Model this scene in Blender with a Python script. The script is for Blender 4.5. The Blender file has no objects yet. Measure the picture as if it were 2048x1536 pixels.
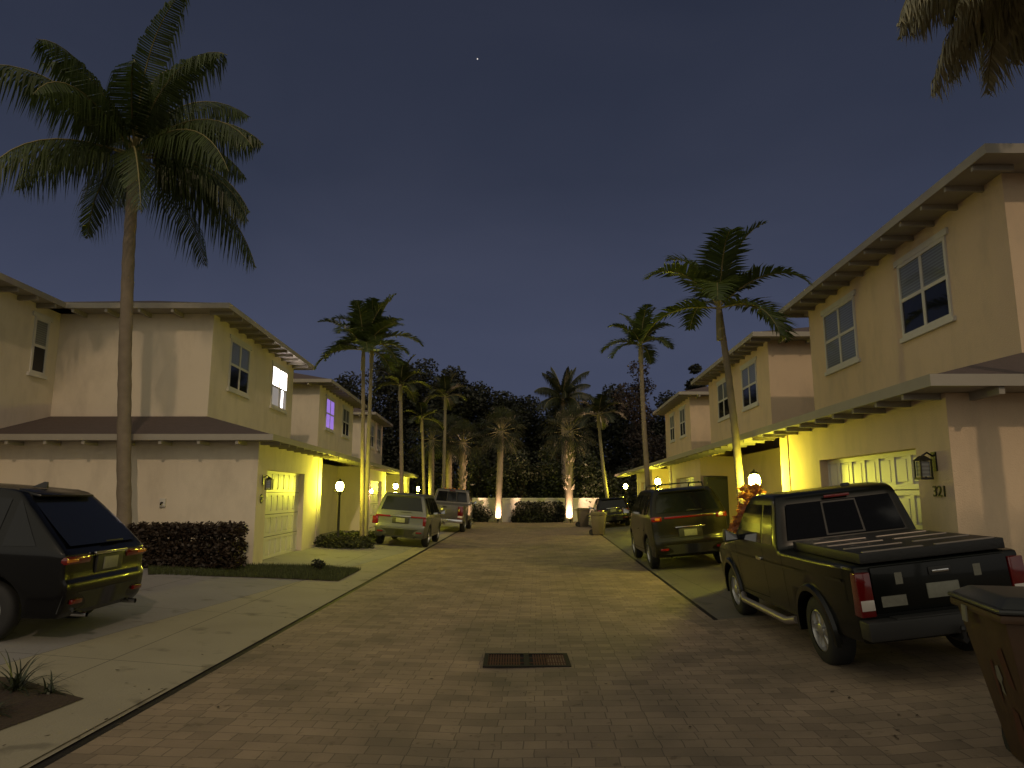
import bpy, bmesh, math, random
from mathutils import Vector, Matrix, noise as mnoise
random.seed(11)
R = math.radians
sc = bpy.context.scene
COL = sc.collection

# ------------------------------------------------------------------ camera
F, UC, VC, HOR, CZ = 1400.0, 1024.0, 768.0, 990.0, 1.93
PT = math.atan((HOR - VC) / F)
CP, SP = math.cos(PT), math.sin(PT)
cam_d = bpy.data.cameras.new("camera")
cam = bpy.data.objects.new("camera", cam_d); COL.objects.link(cam)
cam.location = (0, 0, CZ); cam.rotation_euler = (math.pi / 2 + PT, 0, 0)
cam_d.sensor_width = 36; cam_d.lens = 36 * F / 2048
cam_d.clip_start = .05; cam_d.clip_end = 3000
sc.camera = cam

def ray(u, v):
    xc, yc = (u - UC) / F, (VC - v) / F
    return Vector((xc, CP - yc * SP, SP + yc * CP))
def at(u, v, Y):                      # the point at distance Y down the street seen at a pixel
    d = ray(u, v); return Vector((0, 0, CZ)) + d * (Y / d.y)
# ------------------------------------------------------------------ ground shape
def xl(y): return -3.3 + .016 * (y - 5)
def xr(y): return 3.05 + .05 * (y - 10)
def gz(x, y):
    a, b = xl(y), xr(y); c, h = (a + b) / 2, (b - a) / 2
    if a <= x <= b: return .02 * abs(x - c)
    if x < a: return .02 * h + .07 * min(a - x, 4.0)
    return .02 * h + .09 * min(x - b, 3.2)
def atg(u, v):                        # the point of the ground seen at a pixel
    z = 0.
    for _ in range(12):
        d = ray(u, v); p = Vector((0, 0, CZ)) + d * ((z - CZ) / d.z); z = gz(p.x, p.y)
    return Vector((p.x, p.y, gz(p.x, p.y)))

# ------------------------------------------------------------------ materials
def mat(name, color=(.5, .5, .5), rough=.6, metal=0., coat=0., bump=0., bscale=60., var=0., vscale=2., emit=None, estr=0., island=0., spec=None, trans=0.):
    m = bpy.data.materials.new(name); m.use_nodes = True
    nt = m.node_tree; N = nt.nodes; L = nt.links; b = N['Principled BSDF']
    b.inputs['Base Color'].default_value = (*color, 1); b.inputs['Roughness'].default_value = rough
    b.inputs['Metallic'].default_value = metal; b.inputs['Coat Weight'].default_value = coat
    b.inputs['Coat Roughness'].default_value = .06
    if spec is not None: b.inputs['Specular IOR Level'].default_value = spec
    if emit:
        b.inputs['Emission Color'].default_value = (*emit, 1); b.inputs['Emission Strength'].default_value = estr
    tc = N.new('ShaderNodeTexCoord')
    if bump:
        n = N.new('ShaderNodeTexNoise'); n.inputs['Scale'].default_value = bscale; n.inputs['Detail'].default_value = 5
        L.new(tc.outputs['Object'], n.inputs['Vector'])
        bp = N.new('ShaderNodeBump'); bp.inputs['Strength'].default_value = bump; bp.inputs['Distance'].default_value = .02
        L.new(n.outputs['Fac'], bp.inputs['Height']); L.new(bp.outputs['Normal'], b.inputs['Normal'])
    if var or island:
        mul = N.new('ShaderNodeMath'); mul.operation = 'MULTIPLY_ADD'
        if island:
            g = N.new('ShaderNodeNewGeometry'); src = g.outputs['Random Per Island']; amt = island
        else:
            n2 = N.new('ShaderNodeTexNoise'); n2.inputs['Scale'].default_value = vscale; n2.inputs['Detail'].default_value = 6
            L.new(tc.outputs['Object'], n2.inputs['Vector']); src = n2.outputs['Fac']; amt = var * 2
        L.new(src, mul.inputs[0]); mul.inputs[1].default_value = amt; mul.inputs[2].default_value = 1 - amt / 2
        hs = N.new('ShaderNodeHueSaturation'); hs.inputs['Color'].default_value = (*color, 1)
        L.new(mul.outputs[0], hs.inputs['Value']); L.new(hs.outputs['Color'], b.inputs['Base Color'])
    return m

M = {}
M['stucco_l'] = mat('cream_stucco', (.70, .62, .50), .9, bump=.5, bscale=70, var=.09, vscale=.9)
M['stucco_r'] = mat('orange_lit_stucco', (.67, .52, .355), .9, bump=.45, bscale=70, var=.09, vscale=.9)  # orange street light is mixed into this row's cream stucco
M['trim'] = mat('white_trim', (.58, .56, .52), .55, bump=.05, var=.08, vscale=5)
M['fascia'] = mat('fascia_paint', (.31, .285, .24), .6, bump=.05, var=.1, vscale=4)
M['roof'] = mat('roof_shingle', (.095, .07, .065), .9, bump=.6, bscale=25, var=.25, vscale=7)
M['gdoor'] = mat('garage_paint', (.70, .68, .58), .5, bump=.04, var=.05, vscale=3)
M['glass'] = mat('dark_glass', (.008, .009, .012), .06, spec=.35)
M['blind'] = mat('blind_behind_glass', (.19, .21, .21), .35, coat=.8, var=.08, vscale=4)
M['door'] = mat('door_paint', (.09, .12, .07), .45)
M['lit'] = mat('lit_window', (.8, .7, .65), .4, emit=(1., .88, .84), estr=9)
M['litdim'] = mat('dim_lit_pane', (.2, .2, .2), .3, emit=(1., .9, .85), estr=.22)
M['litblind'] = mat('lit_curtain', (.8, .6, .55), .4, emit=(1., .72, .64), estr=3)
M['purple'] = mat('purple_lit_curtain', (.4, .3, .7), .4, emit=(.36, .2, .85), estr=.7)
M['black'] = mat('black_metal', (.012, .012, .012), .4, metal=.3)
M['chrome'] = mat('chrome', (.6, .6, .6), .15, metal=1.)
M['rim'] = mat('alloy', (.45, .45, .44), .3, metal=.8, var=.1)
M['tyre'] = mat('tyre_rubber', (.014, .014, .014), .75, bump=.1, bscale=80)
M['plastic'] = mat('black_plastic', (.018, .018, .018), .55, bump=.05, bscale=200)
M['seam'] = mat('panel_gap', (.003, .003, .003), .9)
M['red'] = mat('tail_lens', (.12, .004, .004), .12, coat=.6)
M['whitelens'] = mat('clear_lens', (.55, .50, .45), .2, coat=.5)
M['amber'] = mat('amber_lens', (.5, .16, .02), .15, coat=.5)
M['plate'] = mat('plate_white', (.20, .20, .16), .45, var=.3, vscale=18)
M['glow_y'] = mat('lamp_glow', (1, .9, .5), .4, emit=(1., .93, .07), estr=480)
M['glow_o'] = mat('lamp_glow_pink', (1, .8, .6), .4, emit=(1., .58, .27), estr=380)
M['spot_lens'] = mat('spot_lens', (1, .9, .8), .3, emit=(1., .72, .48), estr=8)
M['bark'] = mat('palm_bark', (.19, .155, .115), .9, bump=.7, bscale=18, var=.3, vscale=5)
M['bark_d'] = mat('tree_bark', (.09, .07, .05), .9, bump=.7, bscale=12, var=.3, vscale=3)
M['barkpale'] = mat('pale_palm_bark', (.175, .15, .12), .85, bump=.4, bscale=15, var=.25, vscale=4)
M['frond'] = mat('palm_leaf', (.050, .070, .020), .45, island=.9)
M['frond_shaded'] = mat('palm_leaf_shaded', (.018, .024, .008), .5, island=.9)  # palm leaf with the dimness of the far end put into its colour
M['frond_dry'] = mat('palm_leaf_dry', (.31, .29, .18), .6, island=.7)
M['rachis'] = mat('palm_rachis', (.20, .17, .07), .5)
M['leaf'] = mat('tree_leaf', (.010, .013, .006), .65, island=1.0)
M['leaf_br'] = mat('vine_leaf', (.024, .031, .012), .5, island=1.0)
M['leaf_red'] = mat('reddish_leaf', (.018, .012, .009), .65, island=1.0)
M['hedge'] = mat('hedge_leaf', (.030, .018, .010), .6, island=1.0)
M['croton'] = mat('croton_leaf', (.36, .14, .07), .5, island=1.0)
def translucent(m, col, k):
    N = m.node_tree.nodes; L = m.node_tree.links; b = N['Principled BSDF']; out = N['Material Output']
    t = N.new('ShaderNodeBsdfTranslucent'); t.inputs['Color'].default_value = (*col, 1); mx = N.new('ShaderNodeMixShader'); mx.inputs[0].default_value = k
    L.new(b.outputs[0], mx.inputs[1]); L.new(t.outputs[0], mx.inputs[2]); L.new(mx.outputs[0], out.inputs['Surface'])
translucent(M['croton'], (.46, .20, .10), .5); translucent(M['frond'], (.06, .09, .02), .3)
def slats(m):
    N = m.node_tree.nodes; L = m.node_tree.links; b = N['Principled BSDF']; src = b.inputs['Base Color'].links[0].from_socket
    tc = N.new('ShaderNodeTexCoord'); w = N.new('ShaderNodeTexWave'); w.bands_direction = 'Z'; w.inputs['Scale'].default_value = 5.2; L.new(tc.outputs['Object'], w.inputs['Vector'])
    mr = N.new('ShaderNodeMapRange'); mr.inputs['To Min'].default_value = .0; mr.inputs['To Max'].default_value = .75; L.new(w.outputs['Fac'], mr.inputs['Value'])
    mx = N.new('ShaderNodeMix'); mx.data_type = 'RGBA'; L.new(mr.outputs['Result'], mx.inputs['Factor']); L.new(src, mx.inputs['A']); mx.inputs['B'].default_value = (.07, .075, .075, 1); L.new(mx.outputs['Result'], b.inputs['Base Color'])
slats(M['blind'])
M['cover'] = mat('groundcover_leaf', (.040, .048, .016), .6, island=1.0)
M['litter'] = mat('dry_leaf', (.06, .042, .024), .8, island=1.)
M['grass'] = mat('lawn_grass', (.050, .062, .018), .8, island=1.0)
M['soil'] = mat('mulch', (.040, .024, .016), .95, bump=1., bscale=30, var=.4, vscale=20)
M['wallw'] = mat('white_garden_wall', (.55, .52, .48), .9, bump=.3, var=.12, vscale=2)
M['bin_tan'] = mat('tan_bin_plastic', (.14, .115, .07), .5, bump=.04, var=.15, vscale=4)
M['bin_or'] = mat('brown_bin_plastic', (.055, .026, .010), .65, bump=.15, bscale=8, var=.5, vscale=6)
M['bin_lid'] = mat('bin_lid_plastic', (.030, .032, .032), .45, bump=.05, var=.2)
M['sticker'] = mat('sticker', (.17, .165, .13), .6, var=.3, vscale=30)
M['stain'] = mat('rust_stain', (.075, .022, .010), .8, var=.3, vscale=20)
M['iron'] = mat('cast_iron', (.018, .014, .012), .7, metal=.4, bump=.3)
M['p_black'] = mat('black_green_paint', (.003, .004, .0035), .3, coat=.2, spec=.22)
M['p_dark'] = mat('black_paint', (.003, .003, .0035), .25, coat=.25, spec=.22)
M['p_silver'] = mat('silver_paint', (.092, .095, .104), .38, metal=.5, coat=.4)
M['p_white'] = mat('grey_white_paint', (.075, .070, .066), .4, metal=.2, coat=.4)
M['p_bronze'] = mat('dark_bronze_paint', (.007, .0065, .005), .3, coat=.25, spec=.25)
M['tonneau'] = mat('vinyl_cover', (.014, .014, .014), .5, bump=.2)
M['edge_al'] = mat('worn_aluminium', (.30, .26, .23), .4, metal=.5)

def streaks(m):
    N = m.node_tree.nodes; L = m.node_tree.links; b = N['Principled BSDF']; src = b.inputs['Base Color'].links[0].from_socket
    tc = N.new('ShaderNodeTexCoord'); mp = N.new('ShaderNodeMapping'); mp.inputs['Scale'].default_value = (1.1, 1.1, .45); L.new(tc.outputs['Object'], mp.inputs[0])
    n = N.new('ShaderNodeTexNoise'); n.inputs['Scale'].default_value = 1.6; n.inputs['Detail'].default_value = 8; n.inputs['Roughness'].default_value = .65; L.new(mp.outputs[0], n.inputs['Vector'])
    mr = N.new('ShaderNodeMapRange'); mr.inputs['From Min'].default_value = .48; mr.inputs['From Max'].default_value = .78; mr.inputs['To Max'].default_value = .32; L.new(n.outputs['Fac'], mr.inputs['Value'])
    sp = N.new('ShaderNodeSeparateXYZ'); L.new(tc.outputs['Object'], sp.inputs[0])
    mx = N.new('ShaderNodeMix'); mx.data_type = 'RGBA'; L.new(mr.outputs['Result'], mx.inputs['Factor']); L.new(src, mx.inputs['A']); mx.inputs['B'].default_value = (.26, .22, .17, 1); L.new(mx.outputs['Result'], b.inputs['Base Color'])
streaks(M['stucco_l']); streaks(M['stucco_r']); streaks(M['wallw'])
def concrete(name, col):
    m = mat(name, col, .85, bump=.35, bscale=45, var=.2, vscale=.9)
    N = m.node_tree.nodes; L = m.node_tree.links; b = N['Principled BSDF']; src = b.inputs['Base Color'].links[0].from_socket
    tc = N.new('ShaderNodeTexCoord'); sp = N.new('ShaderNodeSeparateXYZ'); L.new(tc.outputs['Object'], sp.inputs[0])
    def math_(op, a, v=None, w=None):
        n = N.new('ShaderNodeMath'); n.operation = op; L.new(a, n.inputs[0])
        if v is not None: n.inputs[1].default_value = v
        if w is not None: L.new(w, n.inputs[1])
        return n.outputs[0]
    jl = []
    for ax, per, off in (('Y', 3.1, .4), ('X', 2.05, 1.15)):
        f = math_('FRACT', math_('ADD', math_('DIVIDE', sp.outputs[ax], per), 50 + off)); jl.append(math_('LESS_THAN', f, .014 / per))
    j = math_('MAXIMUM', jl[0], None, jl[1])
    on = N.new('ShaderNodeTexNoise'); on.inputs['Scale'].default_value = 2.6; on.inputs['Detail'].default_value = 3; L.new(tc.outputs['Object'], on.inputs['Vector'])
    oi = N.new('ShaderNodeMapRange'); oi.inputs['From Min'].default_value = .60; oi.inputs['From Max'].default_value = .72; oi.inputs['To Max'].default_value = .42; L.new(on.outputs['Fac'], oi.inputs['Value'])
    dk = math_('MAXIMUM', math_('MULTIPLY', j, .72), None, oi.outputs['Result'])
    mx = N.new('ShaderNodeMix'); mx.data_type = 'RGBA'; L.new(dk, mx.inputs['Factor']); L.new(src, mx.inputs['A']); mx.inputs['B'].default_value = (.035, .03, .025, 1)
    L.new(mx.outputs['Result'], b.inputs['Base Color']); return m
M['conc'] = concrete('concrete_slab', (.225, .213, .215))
M['apron'] = concrete('olive_concrete', (.285, .255, .185))
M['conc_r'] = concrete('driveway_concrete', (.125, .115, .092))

def paver():
    m = bpy.data.materials.new('brick_pavers'); m.use_nodes = True
    N = m.node_tree.nodes; L = m.node_tree.links; b = N['Principled BSDF']; b.inputs['Roughness'].default_value = .85
    tc = N.new('ShaderNodeTexCoord'); mp = N.new('ShaderNodeMapping'); L.new(tc.outputs['Object'], mp.inputs['Vector'])
    mp.inputs['Rotation'].default_value = (0, 0, R(2))
    wn = N.new('ShaderNodeTexNoise'); wn.inputs['Scale'].default_value = 2.2; L.new(mp.outputs[0], wn.inputs['Vector'])
    vm = N.new('ShaderNodeVectorMath'); vm.operation = 'MULTIPLY_ADD'; vm.inputs[1].default_value = (.05, .05, 0)
    L.new(wn.outputs['Color'], vm.inputs[0]); L.new(mp.outputs[0], vm.inputs[2])
    br = N.new('ShaderNodeTexBrick'); L.new(vm.outputs[0], br.inputs['Vector'])
    br.inputs['Scale'].default_value = 1.; br.inputs['Brick Width'].default_value = .32; br.inputs['Row Height'].default_value = .18
    br.inputs['Mortar Size'].default_value = .005; br.inputs['Mortar Smooth'].default_value = .4; br.inputs['Bias'].default_value = -.35
    br.offset = .5; br.offset_frequency = 2; br.squash = .55; br.squash_frequency = 2
    br.inputs['Color1'].default_value = (.285, .222, .155, 1); br.inputs['Color2'].default_value = (.170, .132, .095, 1); br.inputs['Mortar'].default_value = (.130, .101, .075, 1)
    n = N.new('ShaderNodeTexNoise'); n.inputs['Scale'].default_value = 1.1; n.inputs['Detail'].default_value = 8; L.new(tc.outputs['Object'], n.inputs['Vector'])
    cr = N.new('ShaderNodeValToRGB'); cr.color_ramp.elements[0].position = .3; cr.color_ramp.elements[1].position = .7
    cr.color_ramp.elements[0].color = (.62, .62, .60, 1); cr.color_ramp.elements[1].color = (1.15, 1.1, 1.05, 1); L.new(n.outputs['Fac'], cr.inputs['Fac'])
    mx = N.new('ShaderNodeMix'); mx.data_type = 'RGBA'; mx.blend_type = 'MULTIPLY'; mx.inputs['Factor'].default_value = .85
    L.new(br.outputs['Color'], mx.inputs['A']); L.new(cr.outputs['Color'], mx.inputs['B'])
    n3 = N.new('ShaderNodeTexNoise'); n3.inputs['Scale'].default_value = 9; n3.inputs['Detail'].default_value = 6; L.new(tc.outputs['Object'], n3.inputs['Vector'])
    c3 = N.new('ShaderNodeValToRGB'); c3.color_ramp.elements[0].position = .62; c3.color_ramp.elements[1].position = .74
    c3.color_ramp.elements[0].color = (1, 1, 1, 1); c3.color_ramp.elements[1].color = (.45, .42, .4, 1); L.new(n3.outputs['Fac'], c3.inputs['Fac'])
    m2 = N.new('ShaderNodeMix'); m2.data_type = 'RGBA'; m2.blend_type = 'MULTIPLY'; m2.inputs['Factor'].default_value = .7
    L.new(mx.outputs['Result'], m2.inputs['A']); L.new(c3.outputs['Color'], m2.inputs['B'])
    L.new(m2.outputs['Result'], b.inputs['Base Color'])
    ad = N.new('ShaderNodeMath'); ad.operation = 'MULTIPLY_ADD'; ad.inputs[1].default_value = -1.; L.new(br.outputs['Fac'], ad.inputs[0])
    n4 = N.new('ShaderNodeTexNoise'); n4.inputs['Scale'].default_value = 40; L.new(tc.outputs['Object'], n4.inputs['Vector']); L.new(n4.outputs['Fac'], ad.inputs[2])
    bp = N.new('ShaderNodeBump'); bp.inputs['Strength'].default_value = .35; bp.inputs['Distance'].default_value = .010
    L.new(ad.outputs[0], bp.inputs['Height']); L.new(bp.outputs['Normal'], b.inputs['Normal'])
    return m
M['paver'] = paver()

# ------------------------------------------------------------------ mesh helpers
class MB:
    def __init__(s): s.v = []; s.f = []; s.m = []
    def face(s, pts, mi=0):
        n = len(s.v); s.v += [tuple(p) for p in pts]; s.f.append(tuple(range(n, n + len(pts)))); s.m.append(mi)
    def hexa(s, b, t, mi=0):                       # bottom and top quads, same winding
        n = len(s.v); s.v += [tuple(p) for p in b] + [tuple(p) for p in t]
        k = len(b)
        s.f.append(tuple(n + i for i in range(k - 1, -1, -1))); s.f.append(tuple(n + k + i for i in range(k))); s.m += [mi, mi]
        for i in range(k):
            j = (i + 1) % k; s.f.append((n + i, n + j, n + k + j, n + k + i)); s.m.append(mi)
    def box(s, x0, x1, y0, y1, z0, z1, mi=0):
        s.hexa([(x0, y0, z0), (x1, y0, z0), (x1, y1, z0), (x0, y1, z0)], [(x0, y0, z1), (x1, y0, z1), (x1, y1, z1), (x0, y1, z1)], mi)
    def tube(s, pts, rad, n=8, mi=0, cap=True):
        rings = []; pts = [Vector(p) for p in pts]
        for i, p in enumerate(pts):
            t = (pts[min(i + 1, len(pts) - 1)] - pts[max(i - 1, 0)]).normalized()
            a = t.cross(Vector((0, 0, 1)) if abs(t.z) < .95 else Vector((0, 1, 0))).normalized(); b = t.cross(a)
            r = rad[i] if hasattr(rad, '__len__') else rad
            k = len(s.v); s.v += [tuple(p + (a * math.cos(2 * math.pi * j / n) + b * math.sin(2 * math.pi * j / n)) * r) for j in range(n)]; rings.append(k)
        for q in range(len(rings) - 1):
            for j in range(n):
                s.f.append((rings[q] + j, rings[q] + (j + 1) % n, rings[q + 1] + (j + 1) % n, rings[q + 1] + j)); s.m.append(mi)
        if cap:
            s.f.append(tuple(rings[0] + j for j in range(n))); s.f.append(tuple(rings[-1] + j for j in range(n - 1, -1, -1))); s.m += [mi, mi]
    def lathe(s, prof, c=(0, 0, 0), axis='z', n=20, mi=0):
        k0 = len(s.v)
        for (r, h) in prof:
            for j in range(n):
                a = 2 * math.pi * j / n; p, q = r * math.cos(a), r * math.sin(a)
                s.v.append({'z': (c[0] + p, c[1] + q, c[2] + h), 'x': (c[0] + h, c[1] + p, c[2] + q), 'y': (c[0] + p, c[1] + h, c[2] + q)}[axis])
        for i in range(len(prof) - 1):
            for j in range(n):
                a, b = k0 + i * n + j, k0 + i * n + (j + 1) % n; s.f.append((a, b, b + n, a + n)); s.m.append(mi)
    def build(s, name, mats, parent=None, smooth=None, bevel=0., loc=None):
        me = bpy.data.meshes.new(name); me.from_pydata(s.v, [], s.f)
        mats = mats if isinstance(mats, (list, tuple)) else [mats]
        for m in mats: me.materials.append(m)
        if len(mats) > 1: me.polygons.foreach_set('material_index', s.m)
        me.update()
        if bevel or smooth is not None:
            bm = bmesh.new(); bm.from_mesh(me)
            if smooth is not None: bmesh.ops.remove_doubles(bm, verts=bm.verts, dist=1e-5)
            bmesh.ops.recalc_face_normals(bm, faces=bm.faces)
            if bevel: bmesh.ops.bevel(bm, geom=bm.edges[:], offset=bevel, segments=2, affect='EDGES', profile=.6)
            bm.to_mesh(me); bm.free()
            if smooth is not None:
                for p in me.polygons: p.use_smooth = True
                me.set_sharp_from_angle(angle=R(smooth))
        o = bpy.data.objects.new(name, me); COL.objects.link(o)
        if parent: o.parent = parent
        if loc: o.location = loc
        return o

def tag(o, label=None, cat=None, group=None, kind=None):
    if label: o['label'] = label
    if cat: o['category'] = cat
    if group: o['group'] = group
    if kind: o['kind'] = kind
    return o
def empty(name, loc=(0, 0, 0), rot=(0, 0, 0)):
    o = bpy.data.objects.new(name, None); COL.objects.link(o); o.location = loc; o.rotation_euler = rot; o.empty_display_size = .2
    return o
def copy_tree(o, parent=None):
    c = o.copy(); COL.objects.link(c)
    if parent: c.parent = parent
    for ch in list(o.children): copy_tree(ch, c)
    return c
def structure(o, label=None): return tag(o, label, None, None, 'structure')
def text_mesh(body, size, depth, mats, name, parent, matrix):
    cu = bpy.data.curves.new(name, 'FONT'); cu.body = body; cu.size = size; cu.extrude = depth; cu.align_x = 'CENTER'; cu.align_y = 'CENTER'
    t = bpy.data.objects.new(name, cu); COL.objects.link(t)
    me = bpy.data.meshes.new_from_object(t.evaluated_get(bpy.context.evaluated_depsgraph_get())); bpy.data.objects.remove(t)
    me.materials.clear(); me.materials.append(mats)
    o = bpy.data.objects.new(name, me); COL.objects.link(o); o.parent = parent; o.matrix_local = matrix
    return o

# ------------------------------------------------------------------ ground, road, driveways
YS = [-14 + i * 1.0 for i in range(67)]
def strip(name, m, fa, fb, dz, y0=-14, y1=52, n=1, step=1.0):
    b = MB(); k = int((y1 - y0) / step)
    for i in range(k):
        ya, yb = y0 + (y1 - y0) * i / k, y0 + (y1 - y0) * (i + 1) / k
        for j in range(n):
            def P(y, t): x = fa(y) + (fb(y) - fa(y)) * t; return (x, y, gz(x, y) + dz)
            b.face([P(ya, j / n), P(ya, (j + 1) / n), P(yb, (j + 1) / n), P(yb, j / n)])
    return structure(b.build(name, m))
b = MB()
xs = [-400, -120, -60, -30, -16, -10, -7.5, -5, -3, 0, 3, 5, 8, 10, 16, 30, 60, 120, 400]; ys = [-200, -60, -25, -14, -5, 5, 15, 25, 35, 45, 52, 60, 80, 120, 250, 900]
for i in range(len(xs) - 1):
    for j in range(len(ys) - 1):
        b.face([(x, y, gz(x, y) - .16) for x, y in ((xs[i], ys[j]), (xs[i + 1], ys[j]), (xs[i + 1], ys[j + 1]), (xs[i], ys[j + 1]))])
structure(b.build('ground', M['soil']))
cen = lambda y: (xl(y) + xr(y)) / 2
strip('road', M['paver'], lambda y: xl(y) + .05, lambda y: xr(y) - .05, 0, n=2)
strip('gutter', M['iron'], lambda y: xl(y) - .055, lambda y: xl(y) + .055, -.012, n=1)
strip('gutter', M['iron'], lambda y: xr(y) - .055, lambda y: xr(y) + .025, -.010, n=1, y0=11)
# apron (olive tone) and greyer slabs on the left, slab on the right
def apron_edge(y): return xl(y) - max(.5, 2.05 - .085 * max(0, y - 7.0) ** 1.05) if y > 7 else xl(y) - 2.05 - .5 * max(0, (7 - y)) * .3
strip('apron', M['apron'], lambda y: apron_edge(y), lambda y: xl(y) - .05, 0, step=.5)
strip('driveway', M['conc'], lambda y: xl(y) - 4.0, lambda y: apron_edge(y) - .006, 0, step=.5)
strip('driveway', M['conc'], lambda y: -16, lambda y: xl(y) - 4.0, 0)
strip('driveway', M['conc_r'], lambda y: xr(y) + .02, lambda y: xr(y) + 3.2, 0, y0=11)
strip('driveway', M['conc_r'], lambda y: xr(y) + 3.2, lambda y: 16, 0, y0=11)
strip('driveway', M['paver'], lambda y: xr(y) - .05, lambda y: xr(y) + 3.2, 0, y1=11)
strip('driveway', M['paver'], lambda y: xr(y) + 3.2, lambda y: 16, 0, y1=11)
def patch(name, m, pix, dz):
    pts = [atg(*p) for p in pix]; b = MB(); n = len(pts); c = sum(pts, Vector()) / n
    for i in range(n):
        p, q = pts[i], pts[(i + 1) % n]
        b.face([c + Vector((0, 0, dz + .02)), p + Vector((0, 0, dz)), q + Vector((0, 0, dz))])
    return structure(b.build(name, m)), pts
def tufts(pts, n, h, w, mi_mat, name, jitter=.35):
    b = MB(); c = sum(pts, Vector()) / len(pts)
    tri = [(c, pts[i], pts[(i + 1) % len(pts)]) for i in range(len(pts))]
    ar = [((q - p).cross(r - p)).length for p, q, r in tri]
    for _ in range(n):
        p, q, r = random.choices(tri, ar)[0]; a, d = random.random(), random.random()
        if a + d > 1: a, d = 1 - a, 1 - d
        o = p + (q - p) * a + (r - p) * d; o.z += .01
        an = random.uniform(0, 6.28); hh = h * random.uniform(.5, 1.3); t = Vector((math.cos(an), math.sin(an), 0)); l = Vector((-t.y, t.x, 0)) * hh * random.uniform(0, jitter * 2)
        b.face([o - t * w / 2, o + t * w / 2, o + l + Vector((0, 0, hh))])
    return b.build(name, mi_mat)
gp, gpts = patch('soil_bed', M['soil'], [(296, 1131), (480, 1131), (640, 1133), (722, 1140), (676, 1163), (520, 1156), (296, 1150)], .006)
tag(tufts(gpts, 20000, .075, .012, M['grass'], 'grass'), None, None, None, 'stuff')
bp_, bpts = patch('soil_bed', M['soil'], [(-260, 1330), (40, 1358), (120, 1385), (168, 1398), (60, 1440), (-160, 1520), (-420, 1560)], .006)
strip('curb', M['apron'], lambda y: xl(y) - .42, lambda y: xl(y) - .09, .012, y0=-14, y1=7.2, step=.5)

# fallen leaves and grit on the paving
random.seed(31); b = MB()
for _ in range(520):
    y = random.uniform(3.5, 22) if random.random() < .8 else random.uniform(22, 40); x = random.uniform(-5.2, 4.6) if random.random() < .6 else random.choice((xl(y), xr(y))) + random.gauss(0, .25)
    z = gz(x, y) + .008; a = random.uniform(0, 6.28); l = random.uniform(.010, .034); d = Vector((math.cos(a), math.sin(a), random.uniform(-.1, .25))) * l; e = Vector((-math.sin(a), math.cos(a), random.uniform(-.1, .2))) * l * .45; p = Vector((x, y, z + .006))
    b.face([p - d, p + e, p + d, p - e])
tag(b.build('leaf_litter', M['litter']), None, None, None, 'stuff')

# ------------------------------------------------------------------ drain grate
t = empty('drain_grate', (.17, 8.62, gz(.17, 8.62) + .002))
tag(t, 'rusty dark iron storm drain grate set in the brick road', 'drain grate')
b = MB(); W_, D_ = .50, .33
for (x0, x1, y0, y1) in ((-W_, W_, -D_, -D_ + .05), (-W_, W_, D_ - .05, D_), (-W_, -W_ + .05, -D_ + .05, D_ - .05), (W_ - .05, W_, -D_ + .05, D_ - .05), (-.03, .03, -D_ + .05, D_ - .05)): b.box(x0, x1, y0, y1, -.03, .018)
b.build('frame', M['iron'], t)
b = MB()
for i in range(14):
    for s in (-1, 1):
        x = s * (.06 + .026 + i * .0305); b.box(x - .009, x + .009, -D_ + .05, D_ - .05, -.025, .012)
for y in (-.12, .12): b.box(-W_ + .05, W_ - .05, y - .012, y + .012, -.028, .008)
b.build('bars', M['stain'], t)
b = MB(); b.face([(-W_, -D_, .003), (W_, -D_, .003), (W_, D_, .003), (-W_, D_, .003)]); b.build('pit', M['seam'], t)

# ------------------------------------------------------------------ houses
ZE, ZT, ZU = 3.33, 4.06, 7.02
def WL(y): return 6.14 + .035 * (y - 17.2)
def WR(y): return 5.5 + .055 * (y - 9)
class Row:
    def __init__(s, side, W): s.s = side; s.W = W
    def p(s, a, y, z): return (s.s * (s.W(y) + a), y, z)
    def prism(s, b, a0, a1, y0, y1, z0, z1, mi=0):
        q = [(a0, y0), (a1, y0), (a1, y1), (a0, y1)]
        if s.s < 0: q = q[::-1]
        b.hexa([s.p(a, y, z0) for a, y in q], [s.p(a, y, z1) for a, y in q], mi)
    def slab(s, b, pts, th, mi=0):                # pts (a, y, z) of a sloping sheet
        if s.s < 0: pts = pts[::-1]
        b.hexa([s.p(a, y, z - th) for a, y, z in pts], [s.p(a, y, z) for a, y, z in pts], mi)
LROW, RROW = Row(-1, WL), Row(1, WR)

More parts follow.
